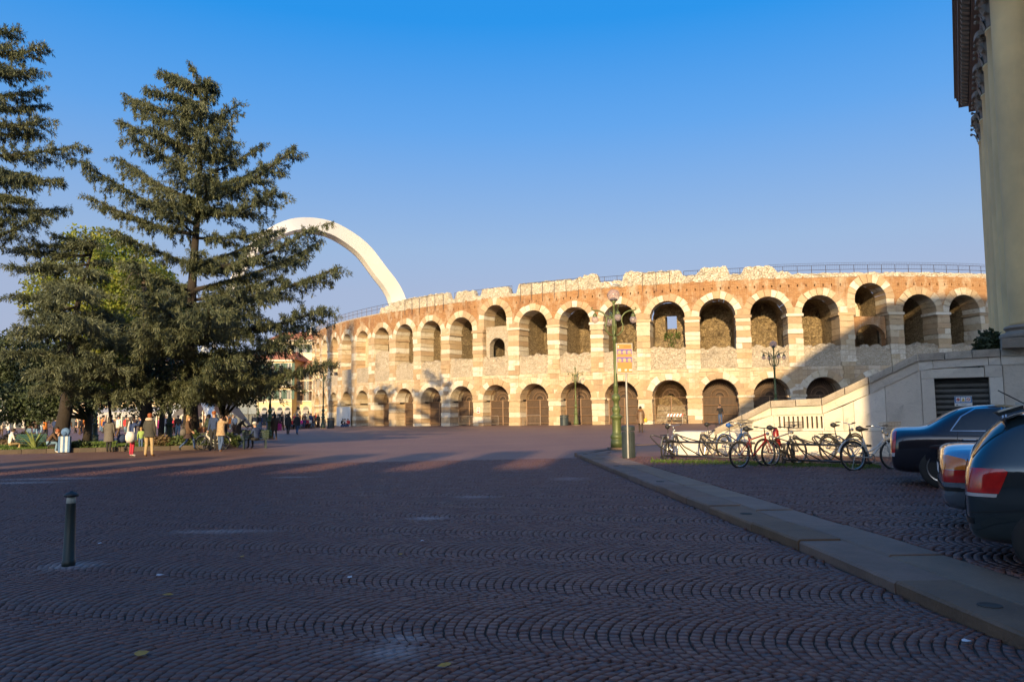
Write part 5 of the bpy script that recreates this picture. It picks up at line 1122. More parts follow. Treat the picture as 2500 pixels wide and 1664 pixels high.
# ---------------------------------------------------------------- cars
def paint(name,c,rough=.28,metal=.55,coat=1): return mat(name,c,rough,metal,tuple(x*.95 for x in c),1,coat=coat)
m_glass=mat('car_glass',(.012,.016,.02),.04,0,(.015,.02,.024),2,spec=.9); m_trimk=mat('car_black_trim',(.012,.012,.013),.5); m_chr=mat('car_chrome',(.7,.7,.71),.12,1); m_lamp=mat('red_tail_lamp',(.50,.012,.010),.12,0,(.36,.008,.008),14,coat=1); m_amber=mat('amber_lamp',(.75,.22,.02),.15,0,(.7,.16,.015),14,coat=1); m_lampw=mat('clear_lamp',(.55,.5,.48),.15,0,(.45,.4,.4),12,coat=1); m_rim=mat('alloy_rim',(.42,.43,.44),.3,.85); m_well=mat('wheel_well',(.008,.008,.008),.95)
def car(label,loc,rz,P,cat='car'):
    T=thing('parked_car',label,cat,loc,rz,'parked cars'); Wd=P['w']/2
    rings=[]; NS=P['st']
    # each station: x, z bottom, z widest, z shoulder, z top, width factor, roof half width factor
    V=[];n=0
    for x,zb,zw,zs,zt,wf,rf in NS:
        w=Wd*wf; r=Wd*rf
        half=[(w*.80,zb),(w*.95,zb+.06),(w*1.0,zw),(w*.985,zs-.06),(w*.955,zs)]
        half+= [(r+(w*.93-r)*.45,zs+(zt-zs)*.62),(r*.98,zt-.045),(r*.72,zt-.008),(r*.3,zt+.004)] if zt-zs>.12 else [(w*.90,zs+(zt-zs)*.5),(w*.78,zt-.01),(w*.55,zt),(w*.25,zt+.006)]
        ring=[(x,-a,b) for a,b in half]+[(x,0,half[-1][1]+.002)]+[(x,a,b) for a,b in half[::-1]]+[(x,0,zb)]; V+=ring; n=len(ring)
    m_=MB(); k=len(NS); fs=[(i*n+j,i*n+(j+1)%n,(i+1)*n+(j+1)%n,(i+1)*n+j) for i in range(k-1) for j in range(n)]
    fs+=[tuple(range(n-1,-1,-1)),tuple((k-1)*n+j for j in range(n))]; m_.add(V,fs)
    body=m_.build('body',[P['paint'],m_well],T,smooth=True)
    md=body.modifiers.new('s','SUBSURF'); md.levels=md.render_levels=3
    cut=[]
    for wx in P['wheels']:
        c=MB(); M_=Matrix.Translation((wx,0,P['R']+.01))@Matrix.Rotation(pi/2,4,'X')
        for sgn in (-1,1): c.lathe([(P['R']+.055,-.5),(P['R']+.055,.5)],36,(0,0,0),0,Matrix.Translation((wx,sgn*(Wd+.24),P['R']+.005))@Matrix.Rotation(pi/2,4,'X'))
        co=c.build('cutter',m_well); mb_=body.modifiers.new('b','BOOLEAN'); mb_.operation='DIFFERENCE'; mb_.object=co; mb_.solver='EXACT'; cut.append(co)
    dg=bpy.context.evaluated_depsgraph_get(); me=bpy.data.meshes.new_from_object(body.evaluated_get(dg)); body.modifiers.clear(); body.data=me; me.name='body'
    for co in cut: bpy.data.objects.remove(co)
    me.polygons.foreach_set('use_smooth',[True]*len(me.polygons)); me.set_sharp_from_angle(angle=.7)
    src=bmesh.new(); src.from_mesh(me); src.normal_update()
    def patch(name,mt,planes,off,sel=None,parent=T):
        """a conforming piece cut from the body skin: planes keep the side their normal points away from"""
        b=src.copy()
        if sel: bmesh.ops.delete(b,geom=[f for f in b.faces if not sel(f.normal,f.calc_center_median())],context='FACES')
        for co,no in planes:
            bmesh.ops.bisect_plane(b,geom=b.verts[:]+b.edges[:]+b.faces[:],plane_co=co,plane_no=no,clear_outer=True)
        b.normal_update()
        for v in b.verts: v.co+=v.normal*off
        q=bpy.data.meshes.new(name); b.to_mesh(q); b.free(); q.materials.clear(); q.materials.append(mt)
        if len(q.polygons)==0: return None
        q.polygons.foreach_set('material_index',[0]*len(q.polygons)); q.polygons.foreach_set('use_smooth',[True]*len(q.polygons)); return link(name,q,parent)
    def sidepoly(pts):
        """planes of a convex outline in side view (x,z), listed anticlockwise"""
        out=[]
        for (x0,z0),(x1,z1) in zip(pts,pts[1:]+pts[:1]): out.append(((x0,0,z0),(z1-z0,0,-(x1-x0))))
        return out
    def inset(pts,d):
        c=(sum(p[0] for p in pts)/len(pts),sum(p[1] for p in pts)/len(pts)); return [(x+(c[0]-x)*d/max(.15,sqrt((c[0]-x)**2+(c[1]-z)**2)),z+(c[1]-z)*d/max(.15,sqrt((c[0]-x)**2+(c[1]-z)**2))) for x,z in pts]
    for s in (-1,1):
        sel=lambda nn,c,s=s: nn.y*s>.25
        for pts in P['windows']:
            if P.get('chrome'): patch('window_trim',m_chr,sidepoly(inset(pts,-.028)),.003,sel)
            patch('window',m_glass,sidepoly(pts),.006,sel)
        for pts,mt,nm in P.get('side',[]): patch(nm,mt,sidepoly(pts),.005,lambda nn,c,s=s: nn.y*s>.15)
        for pts,mt,nm in P.get('lamps',[]): patch(nm,mt,sidepoly(pts),.007,lambda nn,c,s=s: c.y*s>Wd*P.get('lampin',.45) and (nn.y*s>.05 or nn.x<-.1))
        for x0,x1,z in P.get('handles',[]):
            h=MB(); yv=s*(Wd*.985); h.tube([(x0,yv-s*.0,z),(x0+.02,yv+s*.035,z),(x1-.02,yv+s*.035,z),(x1,yv,z)],.011,6); h.build('door_handle',m_chr if P.get('chrome') else P['paint'],T)
    for pts,mt,nm,y0,y1 in P.get('rear',[]):   # pieces across the tail
        patch(nm,mt,sidepoly(pts)+[((0,y1,0),(0,1,0)),((0,y0,0),(0,-1,0))],.006,lambda nn,c: nn.x<-.12 or nn.z>.55)
    for pts,mt,nm in P.get('front',[]): patch(nm,mt,sidepoly(pts),.006,lambda nn,c: nn.x>.1 and abs(nn.y)<.8)
    src.free()
    for wx in P['wheels']:
        for s in (-1,1):
            R=P['R']; yy=s*(Wd-.115); M_=Matrix.Translation((wx,yy,R))@Matrix.Rotation(-s*pi/2,4,'X')
            t=MB(); t.lathe([(R*.66,-.09),(R*.93,-.105),(R,-.07),(R,.07),(R*.93,.105),(R*.66,.09)],36,(0,0,0),0,M_); w=t.build('wheel',m_tyre,T,smooth=True)
            t=MB(); t.lathe([(R*.66,.088),(R*.67,.10),(R*.62,.095),(R*.6,.03),(R*.1,.03)],36,(0,0,0),0,M_)
            for k in range(P.get('spokes',10)):
                a=2*pi*k/P.get('spokes',10); d=Vector((cos(a),sin(a),0)); e=Vector((-sin(a),cos(a),0)); A=[d*R*.12-e*.02+Vector((0,0,.085)),d*R*.12+e*.02+Vector((0,0,.085)),d*R*.62+e*.028+Vector((0,0,.09)),d*R*.62-e*.028+Vector((0,0,.09))]
                t.add([M_@p for p in A]+[M_@(p-Vector((0,0,.04))) for p in A],[(0,1,2,3),(0,1,5,4),(1,2,6,5),(2,3,7,6),(3,0,4,7)])
            t.lathe([(.06,.05),(.06,.10),(.03,.105)],14,(0,0,0),0,M_); t.build('rim',m_rim,w)
    if P.get('aerial'): a=MB(); x,z=P['aerial']; a.tube([(x,0,z),(x-.25,0,z+.16)],.006,5); a.build('aerial',m_trimk,T)
    return T
CA=radians(-28)
sedan=[(0.02,.42,.56,.70,.86,.80,.60),(.05,.30,.56,.84,1.03,.93,.66),(.22,.25,.58,.92,1.07,.99,.70),(.70,.24,.60,.94,1.07,1.0,.72),(1.02,.23,.60,.945,1.09,1.0,.70),(1.45,.22,.60,.945,1.30,1.0,.66),(1.95,.22,.60,.94,1.445,1.0,.64),(2.55,.22,.60,.93,1.475,1.0,.65),(3.05,.22,.60,.92,1.40,1.0,.65),(3.45,.22,.60,.91,1.17,1.0,.70),(3.75,.23,.60,.90,1.03,1.0,.74),(4.4,.25,.58,.84,.97,.98,.74),(4.8,.28,.55,.76,.88,.92,.68),(4.98,.36,.52,.62,.74,.80,.6)]
paint_black=paint('black_paint',(.010,.013,.022),.16,.3); paint_silver=paint('silver_paint',(.30,.36,.42),.18,.75); paint_grey=paint('dark_grey_blue_paint',(.040,.062,.072),.10,.6)
bx_=lambda x: x*.64 if x<1.95 else x-.70
PBk=dict(w=1.90,R=.365,st=[(bx_(x),zb,zw,zs,zt+.01,wf,rf) for x,zb,zw,zs,zt,wf,rf in sedan],wheels=[.82,3.45],paint=paint_black,chrome=True,spokes=10,
    windows=[[(1.0,1.02),(1.78,1.02),(1.78,1.41),(1.40,1.39),(1.18,1.26)],[(1.85,1.02),(2.60,1.01),(2.36,1.33),(2.0,1.42),(1.85,1.42)]],
    lamps=[([( -.05,.62),(.09,.62),(.13,1.0),(.06,1.01),(-.05,.98)],m_lamp,'tail_light'),([(-.05,.55),(.08,.55),(.09,.615),(-.05,.615)],m_lampw,'reversing_light')],lampin=.62,
    rear=[([(.64,1.1),(1.14,1.38),(1.06,1.50),(.56,1.2)],m_glass,'rear_window',-.58,.58)],front=[([(2.28,1.42),(2.85,1.08),(2.9,1.2),(2.4,1.5)],m_glass,'windscreen')],
    side=[([(.7,.925),(3.6,.90),(3.6,.912),(.7,.937)],m_trimk,'crease_line'),([(1.81,.30),(1.825,.30),(1.825,1.0),(1.81,1.0)],m_trimk,'door_gap'),([(1.05,.60),(1.06,.60),(1.10,1.0),(1.09,1.0)],m_trimk,'door_gap')],handles=[(1.15,1.38,.86),(2.0,2.24,.85)],aerial=None)
s3=[(x*.895,zb,zw,zs*.955,zt*.955,wf,rf) for x,zb,zw,zs,zt,wf,rf in sedan]
PSi=dict(w=1.74,R=.315,st=s3,wheels=[.93,3.6],paint=paint_silver,chrome=False,spokes=7,
    windows=[[(1.30,.97),(2.05,.97),(2.05,1.31),(1.80,1.30),(1.52,1.18)],[(2.12,.97),(2.88,.96),(2.65,1.27),(2.35,1.33),(2.12,1.33)]],
    lamps=[([(-.05,.60),(.30,.60),(.33,.74),(-.05,.74)],m_lamp,'tail_light'),([(-.05,.745),(.33,.745),(.26,.86),(.10,.90),(-.05,.89)],m_amber,'indicator')],lampin=.52,
    rear=[([(.9,1.05),(1.55,1.30),(1.45,1.42),(.82,1.15)],m_glass,'rear_window',-.55,.55),([(-.1,.50),(.2,.50),(.2,.545),(-.1,.545)],m_trimk,'bumper_strip',-.9,.9),([(-.1,.26),(.1,.26),(.1,.33),(-.1,.33)],m_trimk,'lower_grille',-.62,.62),([(-.1,.66),(.1,.66),(.1,.77),(-.1,.77)],mat('licence_plate',(.7,.7,.68),.5),'licence_plate',-.26,.26)],
    front=[([(2.68,1.32),(3.2,1.0),(3.3,1.1),(2.8,1.42)],m_glass,'windscreen')],side=[([(.0,.50),(4.2,.50),(4.2,.535),(.0,.535)],m_trimk,'side_strip'),([(2.08,.30),(2.092,.30),(2.092,.95),(2.08,.95)],m_trimk,'door_gap')],handles=[(1.5,1.7,.80),(2.3,2.5,.79)],aerial=(1.75,1.36))
hatch=[(0.02,.40,.50,.60,.70,.78,.62),(.05,.28,.50,.84,.95,.92,.72),(.14,.24,.54,.93,1.10,.975,.72),(.28,.23,.57,.955,1.28,.99,.68),(.48,.22,.58,.955,1.41,1.0,.66),(.85,.22,.58,.95,1.45,1.0,.66),(1.5,.22,.58,.94,1.465,1.0,.66),(2.05,.22,.58,.93,1.43,1.0,.66),(2.5,.22,.58,.92,1.25,1.0,.68),(2.85,.22,.58,.91,1.05,1.0,.72),(3.3,.24,.57,.86,.97,.98,.72),(3.75,.28,.54,.76,.86,.92,.66),(3.95,.36,.5,.60,.70,.80,.6)]
PHa=dict(w=1.68,R=.31,st=hatch,wheels=[.66,3.13],paint=paint_grey,chrome=False,spokes=8,
    windows=[[(.62,1.0),(1.25,.985),(1.25,1.37),(.85,1.385),(.60,1.30),(.50,1.10)],[(1.32,.985),(2.35,.97),(2.1,1.25),(1.85,1.36),(1.32,1.38)]],
    lamps=[([(-.05,.70),(.28,.70),(.36,.89),(.33,.915),(-.05,.915)],m_lamp,'tail_light'),([(-.05,.668),(.26,.668),(.27,.697),(-.05,.697)],m_lampw,'reversing_light')],lampin=.50,
    rear=[([(-.1,1.0),(.2,1.0),(.42,1.34),(.3,1.4),(-.1,1.2)],m_glass,'rear_window',-.60,.60),([(-.1,.42),(.08,.42),(.08,.47),(-.1,.47)],m_trimk,'bumper_strip',-.9,.9),([(-.1,.50),(.12,.50),(.12,.61),(-.1,.61)],bpy.data.materials['licence_plate'],'licence_plate',-.26,.26)],
    front=[([(1.95,1.44),(2.7,1.06),(2.8,1.2),(2.1,1.5)],m_glass,'windscreen')],side=[([(1.285,.30),(1.297,.30),(1.297,.97),(1.285,.97)],m_trimk,'door_gap'),([(.05,.52),(.45,.56),(.45,.566),(.05,.526)],m_trimk,'bumper_gap')],handles=[(1.4,1.6,.84)],aerial=(.6,1.46))
def park(px,depth,a,P):
    """near rear corner at a pixel column and depth"""
    d=ray(px,1002); c=Vector((d.x*depth,depth,0)); o=c+Vector((-sin(a),cos(a),0))*(P['w']/2); o.z=gz(o.x,o.y)+KH-.005; return o
car('black limousine with chrome window trim parked below the staircase shutter',park(2166,13.9,CA,PBk),CA,PBk)
car('silver saloon with amber and red tail light between the two darker cars',park(2285,8.8,radians(-27),PSi),radians(-27),PSi)
ht=car('dark blue grey hatchback with large red tail light, nearest car at the right edge',park(2335,6.9,radians(-31),PHa),radians(-31),PHa)
b=MB(); b.prism([(.30,1.40),(.52,1.475),(.52,1.44),(.33,1.375)],-.58,.58,lambda x,z,y:Vector((x,y,z))); b.build('roof_spoiler',paint_grey,ht)
# ---------------------------------------------------------------- people
m_skin=mat('skin',(.52,.30,.20),.6,0,(.48,.27,.18),6); m_eye=mat('eye_dark',(.02,.015,.012),.3); m_lip=mat('lips',(.42,.16,.13),.5)
CLOTH={}
def cloth(n,c,c2=None,scale=6,bmp=.006,rough=.9):
    if n not in CLOTH: CLOTH[n]=mat('cloth_'+n,c,rough,0,c2 or tuple(x*.75 for x in c),scale,bmp=bmp,bscale=25)
    return CLOTH[n]
black=cloth('black',(.018,.018,.02)); navy=cloth('navy',(.025,.045,.12)); jeans=cloth('denim',(.06,.10,.20)); ljeans=cloth('pale_denim',(.17,.27,.36)); khaki=cloth('khaki',(.42,.30,.15)); olive=cloth('dark_olive',(.055,.05,.038)); grey=cloth('grey_wool',(.13,.115,.10)); crim=cloth('crimson',(.42,.025,.05)); wht=cloth('white',(.70,.66,.60)); brown=cloth('brown',(.10,.055,.03)); tan_=cloth('tan_leather',(.26,.12,.045)); leop=cloth('leopard',(.46,.33,.19),(.24,.15,.08),16); green=cloth('dark_green',(.045,.06,.042)); red=cloth('red',(.55,.03,.03)); pink=cloth('pink',(.75,.06,.28)); orange=cloth('orange',(.75,.22,.03)); cream=cloth('cream',(.58,.46,.33)); yellow=cloth('yellow',(.70,.42,.04)); teal=cloth('teal',(.16,.32,.27)); hairk=mat('dark_hair',(.022,.015,.011),.55); hairb=mat('blonde_hair',(.42,.25,.10),.55); hairr=mat('red_hair',(.30,.08,.02),.55); hairg=mat('grey_hair',(.30,.28,.26),.6)
POSE0=dict(pelvis=(0,0,.93),waist=(0,0,1.08),chest=(0,.005,1.30),neck=(0,.0,1.47),chin=(0,.015,1.55),head=(0,.02,1.64),
  sL=(-.17,0,1.40),eL=(-.225,-.01,1.13),wL=(-.235,.05,.88),hL=(-.235,.075,.80),sR=(.17,0,1.40),eR=(.225,-.01,1.13),wR=(.235,.05,.88),hR=(.235,.075,.80),
  pL=(-.085,0,.88),kL=(-.095,.02,.49),aL=(-.10,-.02,.09),tL=(-.12,.13,.035),pR=(.085,0,.88),kR=(.095,.02,.49),aR=(.10,-.02,.09),tR=(.12,.13,.035))
BON=[('pelvis','waist'),('waist','chest'),('chest','neck'),('neck','chin'),('chin','head'),('chest','sL'),('sL','eL'),('eL','wL'),('wL','hL'),('chest','sR'),('sR','eR'),('eR','wR'),('wR','hR'),('pelvis','pL'),('pL','kL'),('kL','aL'),('aL','tL'),('pelvis','pR'),('pR','kR'),('kR','aR'),('aR','tR')]
RAD=dict(pelvis=(.155,.115),waist=(.135,.10),chest=(.155,.115),neck=(.055,.055),chin=(.06,.065),head=(.078,.095),s=(.072,.072),e=(.05,.05),w=(.035,.03),h=(.038,.022),p=(.09,.095),k=(.062,.065),a=(.045,.05),t=(.043,.03))
def reg(b):
    a,c=b
    if c in('hL','hR'): return 'skin'
    if c in('tL','tR'): return 'shoe'
    if c in('kL','kR','aL','aR','pL','pR'): return 'leg'
    if c in('chin','head'): return 'skin'
    return 'top'
def body_mesh(pose,bulk=1.0,sub=1):
    P=dict(POSE0); P.update(pose or {}); names=list(P); me=bpy.data.meshes.new('body'); me.from_pydata([P[k] for k in names],[(names.index(a),names.index(b)) for a,b in BON],[])
    o=bpy.data.objects.new('tmp',me); COL.objects.link(o); sk=o.modifiers.new('s','SKIN'); sk.use_smooth_shade=True
    for i,k in enumerate(names):
        r=RAD.get(k) or RAD[k[0]]; f=bulk if k not in('head','chin','neck','hL','hR') else 1
        me.skin_vertices[0].data[i].radius=(r[0]*f,r[1]*f); me.skin_vertices[0].data[i].use_root=(k=='pelvis')
    if sub: s=o.modifiers.new('u','SUBSURF'); s.levels=s.render_levels=sub
    dg=bpy.context.evaluated_depsgraph_get(); q=bpy.data.meshes.new_from_object(o.evaluated_get(dg)); bpy.data.objects.remove(o)
    segs=[(Vector(P[a]),Vector(P[b]),reg((a,b))) for a,b in BON]; key={'skin':0,'top':1,'leg':2,'shoe':3}; idx=[]
    for f in q.polygons:
        c=f.center; best=min(segs,key=lambda s:(c-(s[0]+(s[1]-s[0])*max(0,min(1,(c-s[0]).dot(s[1]-s[0])/max(1e-6,(s[1]-s[0]).length_squared))))).length); idx.append(key[best[2]])
    q.materials.clear()
    for m_ in (m_skin,black,jeans,brown): q.materials.append(m_)
    q.polygons.foreach_set('material_index',idx); q.polygons.foreach_set('use_smooth',[True]*len(idx)); return q,P
def add_hands(bm_,P):
    for s in 'LR':
        w,h=Vector(P['w'+s]),Vector(P['h'+s]); d=(h-w).normalized(); sd=d.cross(Vector((1,0,0))); sd=sd.normalized() if sd.length>.2 else Vector((0,0,1)); n=d.cross(sd)
        for k in range(4):
            o=h+sd*((k-1.5)*.019); L=(.062,.075,.08,.066)[k]; bm_.tube([o-d*.01,o+d*L*.55+n*.006,o+d*L*.95+n*.024],[.0095,.009,.007],5)
        o=w+d*.03-sd*.03; bm_.tube([o,o-sd*.02+d*.03,o-sd*.022+d*.062+n*.012],[.011,.0105,.008],5)
def person(label,loc,rz,top,leg,shoe,hair,pose=None,h=1.72,long_hair=False,coat=None,skirt=None,hood=None,hat=None,bulk=1.0,scarf=None,near=True,group=None,sleeve=True):
    k=h/1.74; q,P=body_mesh(pose,bulk,1 if near else 0); T=thing('person',label,'person',loc,rz,group); T.scale=(k,k,k)
    for i,m_ in enumerate((m_skin,top,leg,shoe)): q.materials[i]=m_
    b=link('body',q,T); hd=Vector(P['head']); nk=Vector(P['neck']); up=(hd-nk).normalized(); fw=Vector((0,1,0)); fw=(fw-up*fw.dot(up)).normalized(); rt=fw.cross(up)
    HM=Matrix((( rt.x,fw.x,up.x,hd.x),(rt.y,fw.y,up.y,hd.y),(rt.z,fw.z,up.z,hd.z),(0,0,0,1)))
    if near:
        f=MB(); f.tube([HM@Vector((0,.085,.005)),HM@Vector((0,.112,-.03)),HM@Vector((0,.088,-.038))],[.008,.013,.006],5)
        for s in (-1,1): f.ball(HM@Vector((s*.08,-.005,-.015)),.026,6,4,0,.4,.8,1.2)
        add_hands(f,P); f.build('face_and_fingers',m_skin,b,smooth=True)
        f=MB()
        for s in (-1,1): f.ball(HM@Vector((s*.032,.086,.008)),.009,6,4)
        f.build('eyes',m_eye,b); f=MB(); f.ball(HM@Vector((0,.086,-.062)),.016,6,4,0,1.3,.5,.45); f.build('mouth',m_lip,b)
    hb=MB(); hb.lathe([(.088,-.02),(.095,.03),(.085,.075),(.05,.105),(.004,.112)],12,(0,-.018,0),0,HM,1,1.16)
    if long_hair: hb.lathe([(.06,-.24),(.085,-.17),(.09,-.05),(.085,.03)],12,(0,-.05,0),0,HM,1,.75)
    else: hb.lathe([(.06,-.085),(.08,-.04),(.085,.02)],12,(0,-.035,0),0,HM,1,.8)
    hb.build('hair',hair,b,smooth=True)
    if hat: g=MB(); g.lathe([(.10,.03),(.105,.05),(.098,.09),(.06,.13),(.004,.14)],14,(0,-.01,0),0,HM,1,1.14); g.build('hat',hat,T,smooth=True)
    if hood: g=MB(); g.lathe([(.15,-.20),(.16,-.14),(.12,-.09)],12,(0,-.03,0),0,HM,1,.95); g.build('hood',hood,T,smooth=True)
    if scarf: g=MB(); g.lathe([(.085,-.21),(.10,-.16),(.085,-.11)],12,(0,.0,0),0,HM); g.build('scarf',scarf,T,smooth=True)
    ch,wa,pe=Vector(P['chest']),Vector(P['waist']),Vector(P['pelvis'])
    if coat:
        mt,hem=coat; g=MB(); ax=(ch-pe).normalized(); pts=[]; n=14
        prof=[(nk-Vector((0,0,.02)),.085,.075),(ch+ax*.13,.17,.115),(ch,.195*bulk,.145*bulk),(wa,.18*bulk,.14*bulk),(pe,.20*bulk,.155*bulk),(Vector((pe.x,pe.y,hem)),.235*bulk,.19*bulk)]
        V=[]
        for c,a,bq in prof:
            for j in range(n): t=2*pi*j/n; w=1+.05*sin(j*2.6+c.z*9); V.append(c+Vector((a*cos(t)*w,bq*sin(t)*w,0)))
        g.add(V,[(i*n+j,i*n+(j+1)%n,(i+1)*n+(j+1)%n,(i+1)*n+j) for i in range(5) for j in range(n)]); g.build('coat',mt,T,smooth=True)
    if skirt:
        mt,hem=skirt; g=MB(); n=14; V=[]
        for c,a in ((pe+Vector((0,0,.1)),.15),(pe-Vector((0,0,.1)),.19),(Vector((pe.x,pe.y,hem)),.23)):
            for j in range(n): t=2*pi*j/n; V.append(c+Vector((a*cos(t)*(1+.06*(j%2)),a*.85*sin(t)*(1+.06*(j%2)),0)))
        g.add(V,[(i*n+j,i*n+(j+1)%n,(i+1)*n+(j+1)%n,(i+1)*n+j) for i in range(2) for j in range(n)]); g.build('skirt',mt,T,smooth=True)
    return T,P,k
WALK=dict(kL=(-.09,.24,.55),aL=(-.09,.30,.13),tL=(-.10,.45,.08),kR=(.09,-.02,.50),aR=(.09,-.36,.20),tR=(.10,-.30,.05),eL=(-.24,-.12,1.13),wL=(-.23,-.10,.88),hL=(-.23,-.08,.80),eR=(.24,.06,1.13),wR=(.22,.22,.95),hR=(.21,.28,.89))
SIT=dict(pelvis=(0,0,.50),waist=(0,.02,.66),chest=(0,.06,.88),neck=(0,.11,1.05),chin=(0,.15,1.12),head=(0,.17,1.21),sL=(-.17,.07,.98),sR=(.17,.07,.98),eL=(-.23,.13,.74),eR=(.23,.13,.74),wL=(-.14,.35,.66),wR=(.14,.35,.66),hL=(-.09,.42,.67),hR=(.09,.42,.67),pL=(-.09,.04,.48),kL=(-.12,.46,.50),aL=(-.12,.44,.09),tL=(-.13,.59,.035),pR=(.09,.04,.48),kR=(.12,.46,.50),aR=(.12,.40,.09),tR=(.13,.55,.035))
LEAN=dict(SIT); LEAN.update(waist=(0,.08,.64),chest=(0,.26,.82),neck=(0,.38,.93),chin=(0,.43,.98),head=(0,.47,1.05),sL=(-.17,.28,.90),sR=(.17,.28,.90),eL=(-.17,.46,.60),eR=(.17,.46,.60),wL=(-.08,.50,.82),wR=(.08,.50,.82),hL=(-.05,.50,.90),hR=(.05,.50,.90))
PHOTO=dict(eL=(-.25,.16,1.34),wL=(-.10,.30,1.55),hL=(-.05,.30,1.62),eR=(.25,.16,1.34),wR=(.10,.30,1.55),hR=(.05,.30,1.62))
PHONE=dict(eR=(.26,.10,1.22),wR=(.14,.16,1.48),hR=(.11,.12,1.56),kL=(-.10,.10,.50),aL=(-.10,.10,.09),tL=(-.12,.25,.035))
STEP=dict(kL=(-.09,.12,.50),aL=(-.09,.14,.09),tL=(-.10,.29,.035),kR=(.09,.0,.49),aR=(.09,-.18,.12),tR=(.10,-.06,.035))
HOLD=dict(eL=(-.23,.08,1.14),wL=(-.16,.32,1.05),hL=(-.14,.40,1.04),eR=(.23,.08,1.14),wR=(.16,.32,1.05),hR=(.14,.40,1.04))
BEND=dict(waist=(0,.04,1.05),chest=(0,.20,1.22),neck=(0,.32,1.33),chin=(0,.38,1.37),head=(0,.42,1.44),sL=(-.17,.22,1.30),sR=(.17,.22,1.30),eL=(-.2,.36,1.05),eR=(.2,.36,1.05),wL=(-.14,.52,.9),wR=(.14,.52,.9),hL=(-.12,.58,.84),hR=(.12,.58,.84))
# figures at the lawn, left to right
p=at(22,1106); person('person in white top reading, seated at the left edge with yellow trousers',p,radians(-35),wht,khaki,brown,hairk,SIT,1.62,False,None,None,None,None,.95,cloth('stripe',(.25,.27,.33),(.6,.6,.6),20))
bk=thing('book','open pale book in the hands of the seated reader','book',p+Vector((.24,.36,.62)),radians(-35)); b=MB(); b.prism([(-.14,.03),(0,0),(.14,.03),(.14,.045),(0,.015),(-.14,.045)],-.1,.1,lambda x,z,y:Vector((x,y,z))); b.build('pages',cream,bk)
bench_m=mat('bench_green',(.012,.06,.045),.5,0,(.01,.045,.035),5)
def bench(label,loc,rz,L=1.8,bench_m=bench_m):
    T=thing('park_bench',label,'bench',loc,rz,'green park benches')
    for k in range(4): b=MB(); b.box((0,.07+.11*k,.45),(L,.09,.035)); b.build('seat_slat',bench_m,T)
    for k in range(4): b=MB(); b.box((0,-.02-.03*k,.55+.1*k),(L,.03,.085)); b.build('back_slat',bench_m,T)
    for x in (-L/2+.12,L/2-.12): b=MB(); b.tube([(x,.45,0),(x,.43,.43),(x,.02,.43),(x,-.13,.92)],.025,5); b.tube([(x,.02,.43),(x,-.08,0)],.025,5); b.build('leg',m_dgreen,T)
    return T
bench('green slatted park bench between the reader and the man leaning forward',at(72,1102),radians(170)); bench('dark green bench behind the row of bushes near the tall cedar',atd(625,37.6),radians(25),1.25,m_dgreen)
p=at(112,1106); person('person in brown jacket and pale jeans sitting bent forward with white shoes',p,radians(-62),brown,ljeans,wht,hairr,LEAN,1.74)
p=at(133,1104); person('person in black sitting on the ground side of the bench beside the suitcase',p,radians(-120),black,black,black,hairk,SIT,1.66)
sc_=thing('suitcase','upright pale blue and white striped suitcase beside the bench','suitcase',at(157,1105),.3); m_lb=cloth('bag_blue',(.10,.19,.36)); m_lw=cloth('bag_white',(.55,.58,.62))
for k in range(5): b=MB(); b.box((-.20+.10*k,0,.42),(.098,.30,.76)); b.build('panel',m_lb if k%2==0 else m_lw,sc_)
b=MB(); b.tube([(-.12,.1,.8),(-.12,.1,1.0),(.12,.1,1.0),(.12,.1,.8)],.012,5); b.build('handle',m_dgreen,sc_)
for x in (-.18,.18):
    for y in (-.1,.1): b=MB(); b.ball((x,y,.03),.035,8,5); b.build('wheel',m_tyre,sc_)
bp=thing('backpack','rounded blue backpack resting on top of the striped suitcase','backpack',at(157,1105)+Vector((.03,0,.80))); b=MB(); b.ball((0,0,.2),.2,12,8,0,1.1,.75,1.05); b.build('bag',m_lb,bp,smooth=True); b=MB(); b.ball((0,-.13,.14),.11,10,6,0,1.1,.5,1); b.build('pocket',cloth('bag_blue2',(.07,.14,.28)),bp,smooth=True)
p=at(265,1103); person('person seen from behind in a long grey coat with black trousers',p,radians(5),grey,black,black,hairk,dict(aL=(-.07,.0,.09),aR=(.07,-.02,.09),kL=(-.075,.02,.49),kR=(.075,.02,.49),tL=(-.08,.13,.035),tR=(.08,.13,.035)),1.68,True,(grey,.52),None,None,None,1.08)
# stroller
st=thing('stroller','folded down stroller with blue hood between the grey coated woman and the red trousers','stroller',at(297,1101),.2)
for x,y in ((-.22,-.3),(.22,-.3),(-.22,.3),(.22,.3)): b=MB(); b.tube([(x,y+.12*cos(a*pi/8),.13+.12*sin(a*pi/8)) for a in range(16)],.02,5,0,True); b.tube([(x-.02,y,.13),(x+.02,y,.13)],.05,8); b.build('wheel',m_tyre,st)
b=MB()
for x in (-.22,.22): b.tube([(x,-.3,.13),(x,.0,.45),(x,.35,1.0)],.015,5); b.tube([(x,.3,.13),(x,-.05,.62)],.015,5)
b.tube([(-.22,.35,1.0),(.22,.35,1.0)],.018,5); b.build('frame',m_pole,st)
b=MB(); b.add([(-.2,-.35,.42),(.2,-.35,.42),(.2,.05,.40),(-.2,.05,.40),(-.2,.22,.8),(.2,.22,.8)],[(0,1,2,3),(3,2,5,4)]); b.build('seat',black,st); b=MB(); b.ball((0,.05,.62),.25,12,8,0,1,1.1,.9); b.build('hood',navy,st,smooth=True)
p=at(321,1114); _,P,k=person('person in blue jacket and crimson trousers lifting both arms to take a picture',p,radians(-38),navy,crim,wht,hairk,PHOTO,1.68,True)
